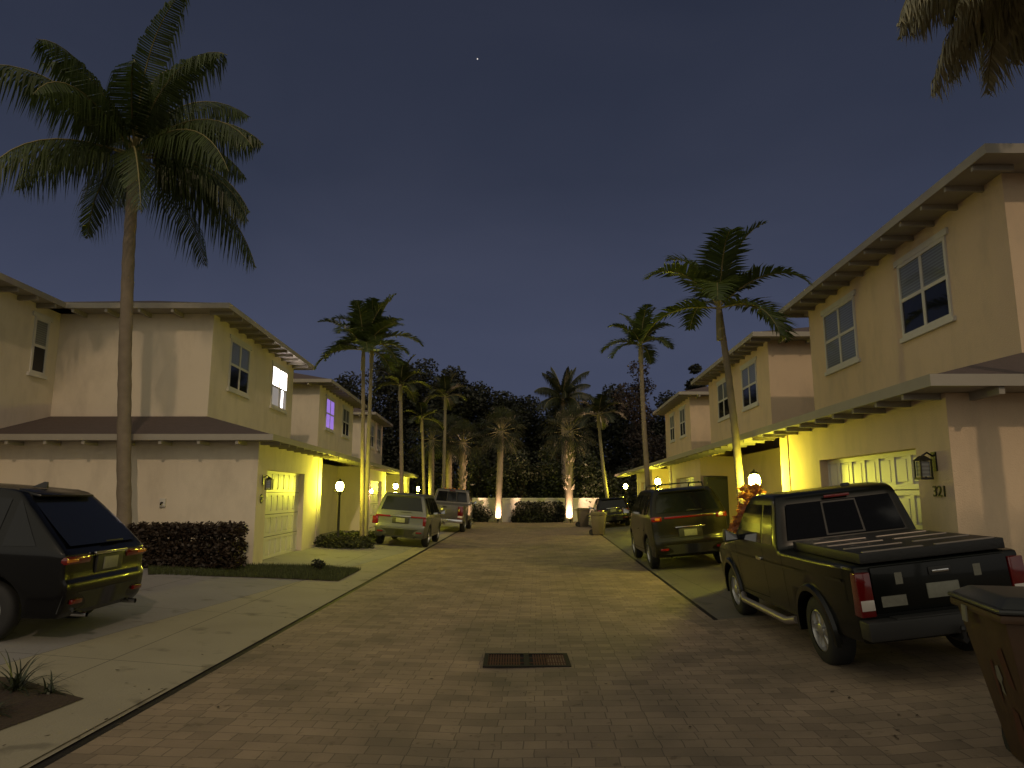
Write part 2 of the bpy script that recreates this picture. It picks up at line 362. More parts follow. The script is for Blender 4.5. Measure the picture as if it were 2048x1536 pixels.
def window(row, par, a, y0, y1, z0, z1, style='dark', label=None):
    b = MB(); fr = .07
    row.prism(b, a - .045, a + .02, y0 - .10, y1 + .10, z1, z1 + .12); row.prism(b, a - .06, a + .02, y0 - .08, y1 + .08, z0 - .09, z0)
    row.prism(b, a - .035, a + .02, y0, y0 + fr, z0, z1); row.prism(b, a - .035, a + .02, y1 - fr, y1, z0, z1)
    row.prism(b, a - .035, a + .02, y0 + fr, y1 - fr, z0, z0 + fr); row.prism(b, a - .035, a + .02, y0 + fr, y1 - fr, z1 - fr, z1)
    ym, zm = (y0 + y1) / 2, (z0 + z1) / 2
    if y1 - y0 > .9: row.prism(b, a - .03, a + .02, ym - .045, ym + .045, z0 + fr, z1 - fr)
    row.prism(b, a - .027, a + .02, y0 + fr, y1 - fr, zm - .035, zm + .035)
    w = b.build('window', M['trim'], par)
    if label: w['label'] = label
    up, lo = {'dark': ('glass', 'glass'), 'blind': ('blind', 'glass'), 'blinds': ('blind', 'blind'), 'lit': ('lit', 'litdim'), 'purple': ('purple', 'purple')}[style]
    for (za, zb, mm) in ((zm + .035, z1 - fr, up), (z0 + fr, zm - .035, lo)):
        b = MB(); row.prism(b, a - .012, a + .015, y0 + fr, y1 - fr, za, zb)
        if style == 'lit':
            if mm == 'lit':
                row.prism(b, a - .014, a - .012, ym - .42, ym + .0, za + .02, zb - .02, 1)
            else:
                row.prism(b, a - .014, a - .012, y1 - .62, y1 - .42, za + .02, zb - .0, 1)
            b.build('pane', [M[mm], M['litblind'] if mm == 'lit' else M['lit']], w)
        else: b.build('pane', M[mm], w)
    return w

def garage_door(row, par, a, y0, y1, z0, z1):
    b = MB(); row.prism(b, a, a + .06, y0, y1, z0, z1)
    nc, nr = 7, 4; rh = (z1 - z0) / nr; cw = (y1 - y0) / nc
    for r in range(nr):
        zc = z0 + r * rh
        row.prism(b, a - .024, a, y0, y1, zc + .012, zc + .085); row.prism(b, a - .024, a, y0, y1, zc + rh - .075, zc + rh - .004)
        for c in range(nc + 1):
            yc = y0 + c * cw; row.prism(b, a - .0235, a, max(y0, yc - .06), min(y1, yc + .06), zc + .086, zc + rh - .076)
        for c in range(nc):
            ya, yb = y0 + c * cw + .105, y0 + (c + 1) * cw - .105
            row.prism(b, a - .017, a, ya, yb, zc + .125, zc + rh - .115)
    g = b.build('garage_door', M['gdoor'], par)
    b = MB()
    for r in range(nr + 1): row.prism(b, a - .010, a - .001, y0, y1, z0 + r * rh - .004, z0 + r * rh + .008)
    b.build('joint', M['seam'], g)
    return g

def townhouse(row, name, label, stucco, ya, gb, ynext, u0, u1, gd, zg, wins, first, deep=9.0, end_to=None, doors=(), wing=None, sidewin=None):
    t = empty(name, row.p(0, ya, zg)); tag(t, label, 'townhouse', 'attached townhouses along the street')
    inv = Matrix.Translation(t.location).inverted()
    base = zg - .5
    parts = []
    b = MB(); g0, g1 = gd; zt = zg + 2.28
    row.prism(b, .40, deep, ya, gb, base, ZE - .12)                                  # garage block core
    row.prism(b, 0, .40, ya, g0, base, ZE - .12); row.prism(b, 0, .40, g1, gb, base, ZE - .12); row.prism(b, 0, .40, g0, g1, zt, ZE - .12)
    row.prism(b, 1.25, deep, gb, ynext, base, ZE - .12)                              # entry recess
    row.prism(b, -.02, .3, gb - .55, gb - .08, base, ZE - .16)                       # pilaster beside the door
    if wing: row.prism(b, wing[0], wing[0] + 6, wing[1], ya, base, ZE - .12)
    parts.append(b.build('lower_wall', stucco, None))
    b = MB(); row.prism(b, 2.15, deep, u0, u1, ZE - .1, ZU)
    if wing: row.prism(b, wing[0], wing[0] + 6, wing[1], u0, ZE - .1, ZU)
    parts.append(b.build('upper_wall', stucco, None))
    # lower roof
    b = MB(); e = .62; k = (ZT - ZE) / 2.65; zz = lambda a: ZE + k * (a + .5)
    if first:
        row.slab(b, [(-.5, ya - e, ZE), (-.5, ynext, ZE), (2.15, ynext, ZT), (2.15, u0, ZT)], .1)
        row.slab(b, [(-.5, ya - e, ZE), (2.15, u0, ZT), (deep + 4, u0, ZT), (deep + 4, ya - e, ZE)], .1)
    else:
        row.slab(b, [(-.5, ya, ZE), (-.5, ynext, ZE), (2.15, ynext, ZT), (2.15, ya, ZT)], .1)
    if ynext > u1: row.slab(b, [(2.15, u1, ZT), (2.15, ynext, ZT), (deep, ynext, zz(deep)), (deep, u1, zz(deep))], .1)
    lr = b.build('lower_roof', M['roof'], None); parts.append(lr)
    f = MB(); row.prism(f, -.525, -.5, ya - (e if first else 0), ynext, ZE - .13, ZE + .012)
    if first: row.prism(f, -.525, deep + 4, ya - e - .025, ya - e, ZE - .13, ZE + .012)
    sf = MB(); row.prism(sf, -.5, -.002, ya - (e if first else 0), ynext, ZE - .118, ZE - .104)
    if first: row.prism(sf, 0, deep + 4, ya - e, ya - .002, ZE - .118, ZE - .104)
    sf.build('soffit', M['fascia'], lr)
    fo = f.build('fascia', M['fascia'], None)
    # upper roof (hip)
    def hip(a0, a1, y0, y1):
        b = MB(); r = min((a1 - a0), (y1 - y0)) / 2; h = r * .30; z0 = ZU + .05
        A = (a0, y0, z0); B = (a0, y1, z0); C = (a1, y1, z0); D = (a1, y0, z0)
        if (y1 - y0) >= (a1 - a0): P, Q = ((a0 + a1) / 2, y0 + r, z0 + h), ((a0 + a1) / 2, y1 - r, z0 + h)
        else: P, Q = (a0 + r, (y0 + y1) / 2, z0 + h), (a1 - r, (y0 + y1) / 2, z0 + h)
        W = lambda q: row.p(*q)
        if (y1 - y0) >= (a1 - a0): fs = [(A, B, Q, P), (B, C, Q), (C, D, P, Q), (D, A, P)]
        else: fs = [(A, B, P), (B, C, Q, P), (C, D, Q), (D, A, P, Q)]
        for f_ in fs: b.face([W(q) for q in f_])
        lo = lambda q: row.p(q[0], q[1], q[2] - .12)
        for p_, q_ in ((A, B), (B, C), (C, D), (D, A)): b.face([W(p_), lo(p_), lo(q_), W(q_)])
        o = b.build('upper_roof', M['roof'], None); b = MB(); b.face([lo(q) for q in (A, D, C, B)]); b.build('soffit', M['fascia'], o); return o
    ur = hip(1.5, deep + .5, u0 - .68, u1 + .62); parts.append(ur)
    f2 = MB(); row.prism(f2, 1.475, 1.5, u0 - .68, u1 + .62, ZU - .09, ZU + .062); row.prism(f2, 1.475, deep + .5, u0 - .705, u0 - .68, ZU - .09, ZU + .062); row.prism(f2, 1.475, deep + .5, u1 + .62, u1 + .645, ZU - .09, ZU + .062)
    f2o = f2.build('fascia', M['fascia'], None)
    if wing:
        wr = hip(wing[0] - .52, wing[0] + 6.5, wing[1] - .5, u0 + 5); parts.append(wr)
        f3 = MB(); row.prism(f3, wing[0] - .545, wing[0] - .52, wing[1] - .5, u0 - .71, ZU - .09, ZU + .062); f3o = f3.build('fascia', M['fascia'], None)
    for o in parts:
        o.parent = t; o.matrix_parent_inverse = inv
    fo.parent = lr; f2o.parent = ur
    if wing: f3o.parent = wr
    # rafter tails
    proto = None
    def tail(a0, a1, y0, y1, z0, z1):
        b = MB(); row.prism(b, a0, a1, y0, y1, z0, z1); o = b.build('rafter_tail', M['fascia'], t); o.matrix_parent_inverse = inv
    y = u0 - .3
    while y < u1 + .4: tail(1.52, 2.15, y, y + .06, ZU - .165, ZU - .06); y += .75
    y = ya + .1
    while y < ynext - .2: tail(-.48, 0, y, y + .06, ZE - .195, ZE - .11); y += .75
    if first:
        a = .3
        while a < 7.5:
            for (yy, y2, zt_) in ((ya - .60, ya, ZE - .105), (u0 - .66, u0, ZU - .072)):
                if not (yy > u0 - 1 and (a < 2.2)): tail(a, a + .07, yy, y2, zt_ - .115, zt_)
            a += .9
    else:
        a = 2.5
        while a < 6.5: tail(a, a + .07, u0 - .66, u0, ZU - .19, ZU - .072); a += .9
    if wing:
        y = wing[1]
        while y < u0 - .7: tail(wing[0] - .5, wing[0], y, y + .07, ZU - .19, ZU - .072); y += .75
    new = []
    g = garage_door(row, t, .17, g0, g1, zg + .01, zt); new.append(g)
    for (y0, y1, st, lb) in wins: new.append(window(row, t, 2.15, y0, y1, 5.05, 6.55, st, lb))
    if wing: new.append(window(row, t, wing[0], 18.0, 18.62, 5.1, 6.6, 'blind'))
    for (y0, y1) in doors:
        b = MB(); row.prism(b, 1.2, 1.25, y0, y1, zg, zg + 2.12); d = b.build('front_door', M['door'], t)
        b = MB(); row.prism(b, 1.18, 1.25, y0 - .1, y0, zg, zg + 2.22); row.prism(b, 1.18, 1.25, y1, y1 + .1, zg, zg + 2.22); row.prism(b, 1.18, 1.25, y0, y1, zg + 2.12, zg + 2.22); b.build('frame', M['trim'], d)
        b = MB(); b.lathe([(.0, -.03), (.03, -.02), (.03, .02), (0, .03)], row.p(1.17, y0 + .1, zg + 1.0), 'x', 10); b.build('handle', M['chrome'], d)
        new.append(d)
    for o in new: o.matrix_parent_inverse = inv
    return t

h1 = townhouse(LROW, 'townhouse', 'nearest cream townhouse on the palm and hedge side, with a brightly lit upstairs window', M['stucco_l'], 17.0, 23.6, 32.0, 19.1, 27.3, (17.75, 21.4), gz(-6.2, 17), [(20.45, 22.15, 'blind', None), (24.55, 26.4, 'lit', 'brightly lit window with pink white curtains')], True, deep=9., doors=((25.2, 26.15),), wing=(6.45, 10.5))
townhouse(LROW, 'townhouse', 'cream townhouse with one purple lit window, between two others behind the silver car', M['stucco_l'], 32.0, 38.5, 44.4, 31.7, 39.8, (33.6, 37.2), gz(-6.9, 34), [(33.0, 34.8, 'purple', 'purple lit window'), (36.9, 38.6, 'blind', None)], False, deep=9., doors=((40.5, 41.4),))
townhouse(LROW, 'townhouse', 'farthest cream townhouse, beyond the one with the purple window', M['stucco_l'], 44.4, 50.2, 51.8, 44.4, 51.2, (45.4, 48.8), gz(-7.4, 46), [(45.6, 47.1, 'blind', None), (48.6, 50.0, 'blinds', None)], False, deep=9.)
h2 = townhouse(RROW, 'townhouse', 'nearest orange lit townhouse, its panelled garage door behind the black pickup', M['stucco_r'], 8.78, 15.3, 23.6, 10.4, 18.8, (9.62, 13.1), gz(5.5, 9), [(12.05, 13.8, 'blind', None), (15.9, 17.75, 'blinds', None)], True, deep=9., doors=((17.3, 18.25),))
townhouse(RROW, 'townhouse', 'middle orange lit townhouse rising behind the leaning palm and the roof rack car', M['stucco_r'], 23.6, 29.9, 34.9, 22.5, 31.2, (24.7, 28.2), gz(6.3, 25), [(23.85, 25.7, 'blind', None), (27.6, 29.5, 'blind', None)], False, deep=9., doors=((31.6, 32.5),))
townhouse(RROW, 'townhouse', 'farthest and smallest looking orange lit townhouse near the end of the street', M['stucco_r'], 34.9, 41.0, 49.4, 35.6, 43.4, (35.8, 39.2), gz(7., 36), [(36.9, 38.4, 'blind', None), (40.2, 41.6, 'blind', None)], False, deep=9., doors=((43.5, 44.4),))

# house numbers, unlit wall lanterns
def lantern(row, y, z, label, lit=None, grp='wall lanterns on the garage jambs'):
    t = empty('wall_lantern', row.p(0, y, z)); t.scale = (.82, .82, .82); tag(t, label, 'lantern', grp)
    s = -row.s
    b = MB(); b.box(0, s * .03, -.06, .06, -.10, .20); b.tube([(s * .02, 0, .13), (s * .12, 0, .19), (s * .20, 0, .14)], .016, 8); b.build('bracket', M['black'], t)
    b = MB(); c = s * .20
    b.hexa([(c - .11, -.11, .06), (c + .11, -.11, .06), (c + .11, .11, .06), (c - .11, .11, .06)], [(c - .03, -.03, .14), (c + .03, -.03, .14), (c + .03, .03, .14), (c - .03, .03, .14)])
    for dx in (-1, 1):
        for dy in (-1, 1): b.box(c + dx * .085 - .011, c + dx * .085 + .011, dy * .085 - .011, dy * .085 + .011, -.20, .06)
    b.box(c - .1, c + .1, -.1, .1, -.235, -.20); b.build('cage', M['black'], t)
    b = MB()
    if lit: b.lathe([(0, -.18), (.05, -.17), (.075, -.1), (.075, -.02), (.04, .04), (0, .05)], (c, 0, 0), 'z', 14); b.build('globe', M[lit], t, smooth=60)
    else: b.box(c - .07, c + .07, -.07, .07, -.19, .05); b.build('pane', M['blind'], t)
    return t
lantern(RROW, 9.16, 2.32, 'unlit black wall lantern above the house number, beside the near garage door')
lantern(LROW, 17.42, 2.25, 'unlit black wall lantern at the hedge end of the cream garage')
lantern(LROW, 32.9, 2.15, 'lit wall lantern glowing pinkish at the corner behind the silver car', 'glow_o')
def number(row, y, z, body, label):
    t = empty('house_number', row.p(-.01, y, z)); tag(t, label, 'house number')
    rot = Matrix.Rotation(R(-90 * row.s), 4, 'Z') @ Matrix.Rotation(R(90), 4, 'X')
    text_mesh(body, .20, .008, M['black'], 'digits', t, Matrix.Translation((-row.s * .012, 0, 0)) @ rot)
    return t
number(RROW, 9.08, 1.97, '321', 'dark three digit house number under the unlit lantern by the black pickup')
t = empty('house_number', LROW.p(0, 17.38, 1.84)); tag(t, 'small dark oval house number plaque beside the cream garage door', 'house number')
b = MB(); b.lathe([(0, .02), (.10, .02), (.12, .0), (.12, -.02)], (0, 0, 0), 'x', 20); b.build('plaque', M['black'], t)
text_mesh('32', .11, .004, M['chrome'], 'digits', t, Matrix.Translation((.026, 0, 0)) @ Matrix.Rotation(R(90), 4, 'Z') @ Matrix.Rotation(R(90), 4, 'X'))
t = empty('hose_tap', (-8.35, 17.0, 1.75)); tag(t, 'small outdoor tap box on the cream end wall over the hedge', 'tap')
b = MB(); b.box(-.07, .07, -.05, 0, -.1, .1); b.build('box', M['trim'], t, bevel=.01); b = MB(); b.tube([(0, -.05, 0), (0, -.11, 0), (0, -.13, -.06)], .02, 8); b.build('spout', M['iron'], t)

# lamp posts
def lamp_post(x, y, z, label, lit='glow_y', r=.122):
    t = empty('lamp_post', (x, y, gz(x, y))); tag(t, label, 'lamp post', 'lit lamp posts in front of the houses'); h = z - gz(x, y)
    b = MB(); b.lathe([(.07, 0), (.07, .12), (.045, .16), (.038, h - .3), (.06, h - .27), (.06, h - .2)], (0, 0, 0), 'z', 12); b.build('post', M['black'], t, smooth=40)
    b = MB(); b.lathe([(.0, -.14), (r * .7, -.13), (r, -.05), (r, .05), (r * .7, .12), (0, .15)], (0, 0, h), 'z', 16); b.build('globe', M[lit], t, smooth=60)
    b = MB(); b.lathe([(.0, -.2), (r * 1.5, -.19), (r * 1.6, -.16), (0, -.145)], (0, 0, h), 'z', 12); b.build('holder', M['black'], t, smooth=40)  # made wider than the globe to shade the ground below
    b = MB(); b.lathe([(r * .85, .135), (r * .9, .16), (.03, .22), (0, .26)], (0, 0, h), 'z', 12); b.build('cap', M['black'], t, smooth=40)
    return t
lamp_post(-5.72, 23.5, 2.22, 'lit lamp post with yellow globe in the bed beside the cream garage and paired palms')
lamp_post(-6.35, 38.6, 2.40, 'lit yellow lamp post seen above the silver car roof')
lamp_post(-6.3, 47.5, 2.35, 'small distant lit lamp post before the last cream townhouse', r=.08)
lamp_post(5.32, 15.5, 2.24, 'lit lamp post with yellow globe behind the orange croton bush')
lamp_post(6.5, 31.5, 2.52, 'lit yellow lamp post just above the roof rack of the bronze car')
lamp_post(7.0, 43.6, 2.46, 'lit yellow lamp post near the trash bins and the dark car at the far end')

# ------------------------------------------------------------------ vehicles
def chaikin(p, n=1):
    for _ in range(n):
        q = [p[0]]
        for i in range(len(p) - 1):
            a, b = Vector(p[i]), Vector(p[i + 1]); q += [tuple(a * .78 + b * .22), tuple(a * .22 + b * .78)]
        q.append(p[-1]); p = q
    return p
class Car:
    def __init__(s, name, label, cat, paint, loc, rz, slope, top, L, Wd, H, belt, wheels, rw, tum=.2, zlow=.33, tw=.22):
        s.t = empty(name, loc); s.t.rotation_mode = 'XYZ'
        s.t.rotation_euler = (Matrix.Rotation(slope[1], 3, 'X') if False else (Matrix.Rotation(slope[0], 3, 'Y') @ Matrix.Rotation(rz, 3, 'Z'))).to_euler()
        tag(s.t, label, cat); s.L, s.Wd, s.H, s.belt, s.rw = L, Wd, H, belt, rw; s.tum = tum; s.paint = paint; s.wh = wheels; s.tw = tw
        prof = chaikin(top, 2)                      # from rear bottom over the roof to front bottom
        under = []
        for yc in sorted(wheels, reverse=True):
            ra = rw + .075; a0 = math.asin(max(-1, min(1, (zlow - rw) / ra)))
            under += [(yc + ra * math.cos(a0 + (math.pi - 2 * a0) * i / 14), rw + ra * math.sin(a0 + (math.pi - 2 * a0) * i / 14)) for i in range(15)]
        poly = prof + under
        bm = bmesh.new(); ss = [-1, -.985, -.95, -.8, -.4, 0, .4, .8, .95, .985, 1]; ins = [.035, .012, .003, 0, 0, 0, 0, 0, .003, .012, .035]
        n = len(poly); V2 = [Vector(p) for p in poly]; area = sum(V2[i].x * V2[(i + 1) % n].y - V2[(i + 1) % n].x * V2[i].y for i in range(n))
        sg = 1 if area > 0 else -1; rings = []
        for q, d in zip(ss, ins):
            rg = []
            for i in range(n):
                e1, e2 = (V2[i] - V2[i - 1]).normalized(), (V2[(i + 1) % n] - V2[i]).normalized(); tt = (e1 + e2)
                tt = tt.normalized() if tt.length > 1e-6 else e1
                nn = Vector((-tt.y, tt.x)) * sg; p = V2[i] + nn * d
                rg.append(bm.verts.new((q, p.x, p.y)))
            rings.append(rg)
        for k in range(len(rings) - 1):
            for i in range(n): bm.faces.new((rings[k][i], rings[k][(i + 1) % n], rings[k + 1][(i + 1) % n], rings[k + 1][i]))
        bm.faces.new(rings[0]); bm.faces.new(rings[-1][::-1])
        for zz in (.5, .62, .8, belt - .06, belt, belt + .08, belt + .25, H - .2, H - .1): bmesh.ops.bisect_plane(bm, geom=bm.verts[:] + bm.edges[:] + bm.faces[:], plane_co=(0, 0, zz), plane_no=(0, 0, 1))
        yy = -L / 2 + .12
        while yy < L / 2: bmesh.ops.bisect_plane(bm, geom=bm.verts[:] + bm.edges[:] + bm.faces[:], plane_co=(0, yy, 0), plane_no=(0, 1, 0)); yy += .3
        for v in bm.verts: v.co.x = s.X(v.co.x, v.co.y, v.co.z)
        bmesh.ops.recalc_face_normals(bm, faces=bm.faces)
        me = bpy.data.meshes.new('body'); bm.to_mesh(me); bm.free()
        for p in me.polygons: p.use_smooth = True
        me.set_sharp_from_angle(angle=R(35)); me.materials.append(paint)
        s.body = bpy.data.objects.new('body', me); COL.objects.link(s.body); s.body.parent = s.t
    def X(s, q, y, z):
        f = 1 - .10 * abs(y / (s.L / 2)) ** 5
        if z > s.belt: f *= 1 - s.tum * min(1.2, (z - s.belt) / (s.H - s.belt)) ** 1.15
        else: f *= 1 - .05 * ((s.belt - z) / s.belt) ** 2
        return q * s.Wd * f
    def side_poly(s, b, pts, side, off=.006, mi=0):
        bm = bmesh.new(); bm.faces.new([bm.verts.new((0, y, z)) for y, z in pts])
        y0, y1 = min(p[0] for p in pts), max(p[0] for p in pts); z0, z1 = min(p[1] for p in pts), max(p[1] for p in pts)
        for i in range(1, 4):
            bmesh.ops.bisect_plane(bm, geom=bm.verts[:] + bm.edges[:] + bm.faces[:], plane_co=(0, 0, z0 + (z1 - z0) * i / 4), plane_no=(0, 0, 1))
            bmesh.ops.bisect_plane(bm, geom=bm.verts[:] + bm.edges[:] + bm.faces[:], plane_co=(0, y0 + (y1 - y0) * i / 4, 0), plane_no=(0, 1, 0))
        for f in bm.faces: b.face([(side * (s.X(1, v.co.y, v.co.z) + off), v.co.y, v.co.z) for v in (f.verts if side < 0 else reversed(f.verts))], mi)
        bm.free()
    def side(s, name, pts, m, off=.006, parent=None):
        for sd in (-1, 1):
            b = MB(); s.side_poly(b, pts, sd, off); b.build(name, m, parent or s.t)
    def panel(s, name, seg, s0, s1, m, off=.012, parent=None, rear=None):
        # a sheet on a front or rear slope: seg = (y, z) bottom to top, half widths s0 (bottom) s1 (top) as fractions
        b = MB(); (ya, za), (yb, zb) = seg; d = Vector((yb - ya, zb - za)).normalized(); nn = Vector((-d.y, d.x))
        if rear is None: rear = ya + yb < 0
        if (nn.x > 0) == rear: nn = -nn
        N = 6
        for i in range(N):
            for j in range(3):
                def P(i, j):
                    k = j / 3; y, z = ya + (yb - ya) * k + nn.x * off, za + (zb - za) * k + nn.y * off; q = (s0 + (s1 - s0) * k) * (2 * i / N - 1)
                    return (s.X(q, y, z), y, z)
                b.face([P(i, j), P(i + 1, j), P(i + 1, j + 1), P(i, j + 1)])
        return b.build(name, m, parent or s.t)
    def boxp(s, name, x0, x1, y0, y1, z0, z1, m, bevel=.01, parent=None):
        b = MB(); b.box(x0, x1, y0, y1, z0, z1); return b.build(name, m, parent or s.t, bevel=bevel, smooth=40)
    def seams(s, lines, w=.012):
        for sd in (-1, 1):
            b = MB()
            for (y0, z0), (y1, z1) in lines:
                d = Vector((y1 - y0, z1 - z0)).normalized() * w / 2
                s.side_poly(b, [(y0 - d.y, z0 + d.x), (y0 + d.y, z0 - d.x), (y1 + d.y, z1 - d.x), (y1 - d.y, z1 + d.x)], sd, .0035)
            b.build('door_gap', M['seam'], s.body)
    def add_wheels(s, spokes=5, rimm='rim', rr=.62):
        first = None; r = s.rw; w = s.tw
        tb = MB(); tb.lathe([(r * rr, -w / 2), (r * .86, -w / 2 - .004), (r * .96, -w / 2 + .02), (r, -w / 2 + .05), (r, w / 2 - .05), (r * .96, w / 2 - .02), (r * .86, w / 2 + .004), (r * rr, w / 2)], (0, 0, 0), 'x', 32)
        rb = MB(); k = r * rr
        rb.lathe([(k, -w / 2), (k * 1.01, w / 2 - .01), (k * .93, w / 2 - .005), (k * .88, w / 2 - .05), (k * .85, 0), (k * .3, -.02), (0, -.02)], (0, 0, 0), 'x', 32)
        for i in range(spokes):
            a = 2 * math.pi * i / spokes; c, n_ = math.cos(a), math.sin(a)
            def pt(rad, off, h): return (h, rad * c - off * n_, rad * n_ + off * c)
            x1, x0 = w / 2 - .02, w / 2 - .06
            rb.hexa([pt(.04, -.035, x0), pt(k * .92, -.05, x0), pt(k * .92, .05, x0), pt(.04, .035, x0)], [pt(.04, -.03, x1), pt(k * .92, -.035, x1 - .01), pt(k * .92, .035, x1 - .01), pt(.04, .03, x1)])
        rb.lathe([(.075, w / 2 - .06), (.075, w / 2 - .012), (.05, w / 2 - .002), (0, w / 2 - .002)], (0, 0, 0), 'x', 16)
        for yc in s.wh:
            for sd in (-1, 1):
                if first is None:
                    o = tb.build('wheel', M['tyre'], s.t, smooth=40); q = rb.build('rim', M[rimm], o, smooth=35); first = o
                else:
                    o = copy_tree(first, s.t)
                o.location = (sd * (s.Wd * .96 - w / 2), yc, r); o.rotation_euler = (0, 0, 0 if sd > 0 else math.pi)
    def mirrors(s, y, z, m):
        for sd in (-1, 1):
            x = s.X(1, y, z)
            b = MB(); b.hexa([(sd * (x - .01), y - .05, z), (sd * (x + .24), y - .09, z), (sd * (x + .24), y + .03, z), (sd * (x - .01), y + .05, z)][::sd], [(sd * (x - .01), y - .04, z + .05), (sd * (x + .22), y - .08, z + .19), (sd * (x + .22), y + .02, z + .18), (sd * (x - .01), y + .04, z + .07)][::sd])
            o = b.build('mirror', m, s.t, bevel=.02, smooth=40)
            b = MB(); b.face([(sd * (x + .05), y - .094, z + .02), (sd * (x + .22), y - .099, z + .02), (sd * (x + .205), y - .09, z + .16), (sd * (x + .06), y - .082, z + .09)]); b.build('mirror_glass', M['chrome'], o)

def suv_top(L, H, belt, zl=.33, nose=.98, rake=.42):
    h = L / 2
    return [(-h + .10, zl), (-h + .02, .42), (-h, .55), (-h, .72), (-h + .05, .80), (-h + .06, belt - .04), (-h + .09, belt + .02), (-h + rake, H - .09), (-h + rake + .12, H - .02), (-h + rake + .9, H), (.1, H - .01), (.42, H - .07), (1.18, nose + .10), (1.35, nose + .05), (h - .55, nose - .04), (h - .12, nose - .17), (h - .02, .66), (h, .5), (h - .06, .36), (h - .16, zl)]

def suv(name, label, paint, loc, rz, slope, L=4.7, Wd=.95, H=1.78, belt=1.06, rack=False, rear='wide', rake=.42, rw=.365, rimm='rim', cat='car'):
    c = Car(name, label, cat, paint, loc, rz, slope, suv_top(L, H, belt, rake=rake), L, Wd, H, belt, (-L / 2 + .92, L / 2 - .95), rw, tum=.27)
    h = L / 2; c.add_wheels(5, rimm)
    zt = H - .13; zb = belt + .05
    yq = -h + .30
    c.side('side_window', [(yq + .12, zb + .02), (yq + .5, zb), (yq + .5, zt), (min(yq + .47, -h + rake + .08), zt - .02)], M['glass'])
    c.side('side_window', [(yq + .6, zb), (yq + 1.5, zb), (yq + 1.5, zt), (yq + .6, zt)], M['glass'])
    c.side('side_window', [(yq + 1.58, zb), (1.02, zb), (.36, zt - .02), (yq + 1.58, zt)], M['glass'])
    c.panel('rear_window', ((-h + .13, belt + .07), (-h + rake - .03, H - .14)), .86, .84, M['glass'], .014)
    c.panel('windscreen', ((1.14, 1.13), (.50, H - .10)), .88, .86, M['glass'], .02)
    c.seams([((yq + .55, .5), (yq + .55, zb)), ((yq + 1.54, .45), (yq + 1.54, zb)), ((1.15, .45), (1.12, 1.02)), ((yq + .55, .47), (1.15, .43))])
    for yy in (yq + .75, yq + 1.75):
        for sd in (-1, 1): c.boxp('door_handle', sd * (c.X(1, yy, .98) - .005) - .02, sd * (c.X(1, yy, .98) - .005) + .02, yy, yy + .2, .955, .985, M['chrome'] if rear != 'strip' else paint, .006)
    # rear: bumper, plate recess, plate, lights
    b = MB()
    for i in range(8):
        def Q(i, z, o): q = (2 * i / 8 - 1); y = -h - o + .06 * abs(q) ** 4; return (q * Wd * .90, y, z)
        b.hexa([Q(i, .40, -.02), Q(i + 1, .40, -.02), (Q(i + 1, .4, 0)[0], -h + .15, .4), (Q(i, .4, 0)[0], -h + .15, .4)], [Q(i, .62, .02), Q(i + 1, .62, .02), (Q(i + 1, .4, 0)[0], -h + .15, .64), (Q(i, .4, 0)[0], -h + .15, .64)])
    c.bump = b.build('rear_bumper', M['plastic'], c.t, smooth=40)
    pz = .93 if rear != 'strip' else .90
    o = c.boxp('plate_recess', -.29, .29, -h + .025, -h + .06, pz - .12, pz + .10, M['plastic'], .012)
    p = c.boxp('licence_plate', -.155, .155, -h + .012, -h + .028, pz - .085, pz + .065, M['plate'], .004)
    c.boxp('trim_bar', -.36, .36, -h + .015, -h + .05, pz + .11, pz + .145, M['chrome'], .008)
    c.boxp('rear_wiper', -.02, .36, -h + .10, -h + .12, belt + .09, belt + .11, M['plastic'], .004)
    for sd in (-1, 1):
        xo = c.X(1, -h + .08, belt - .1)
        if rear == 'wide':
            l = c.boxp('tail_light', sd * .46 if sd > 0 else -xo - .006, xo + .006 if sd > 0 else -.46, -h + .03, -h + .22, belt - .20, belt + .0, M['red'], .02)
            c.boxp('reversing_lens', sd * .50 if sd > 0 else -.70, .70 if sd > 0 else -.50, -h + .02, -h + .06, belt - .19, belt - .12, M['whitelens'], .006, l)
        elif rear == 'slim':
            l = c.boxp('tail_light', .40 if sd > 0 else -xo - .006, xo + .006 if sd > 0 else -.40, -h + .04, -h + .34, belt - .13, belt - .035, M['red'], .03)
            c.boxp('amber_lens', sd * (xo - .10) - .10, sd * (xo - .10) + .10, -h + .025, -h + .07, belt - .10, belt - .06, M['amber'], .01, l)
        elif rear == 'c':
            l = c.boxp('tail_light', .36 if sd > 0 else -xo - .006, xo + .006 if sd > 0 else -.36, -h + .025, -h + .24, belt - .08, belt - .02, M['red'], .012)
            c.boxp('lower_lens', sd * xo - .10, sd * xo + .008 if sd > 0 else sd * xo + .10, -h + .03, -h + .22, belt - .34, belt - .08, M['red'], .012, l)
        elif rear == 'strip':
            l = c.boxp('tail_light', sd * (xo - .12) - .13, sd * (xo - .12) + .13, -h + .03, -h + .26, belt - .12, belt + .0, M['red'], .02)
            c.boxp('amber_lens', sd * (xo - .14) - .06, sd * (xo - .14) + .06, -h + .02, -h + .06, belt - .09, belt - .03, M['whitelens'] if sd > 0 else M['amber'], .006, l)
        c.boxp('reflector', sd * .68 - .1, sd * .68 + .1, -h - .028, -h + .02, .50, .55, M['red'], .006)
        c.boxp('headlight', sd * .62 - .19, sd * .62 + .19, h - .30, h - .06, .68, .84, M['whitelens'], .04)
    if rear == 'strip': c.boxp('light_bar', -.60, .60, -h + .035, -h + .07, belt - .07, belt - .02, M['red'], .008)
    c.mirrors(.98, belt + .02, paint)
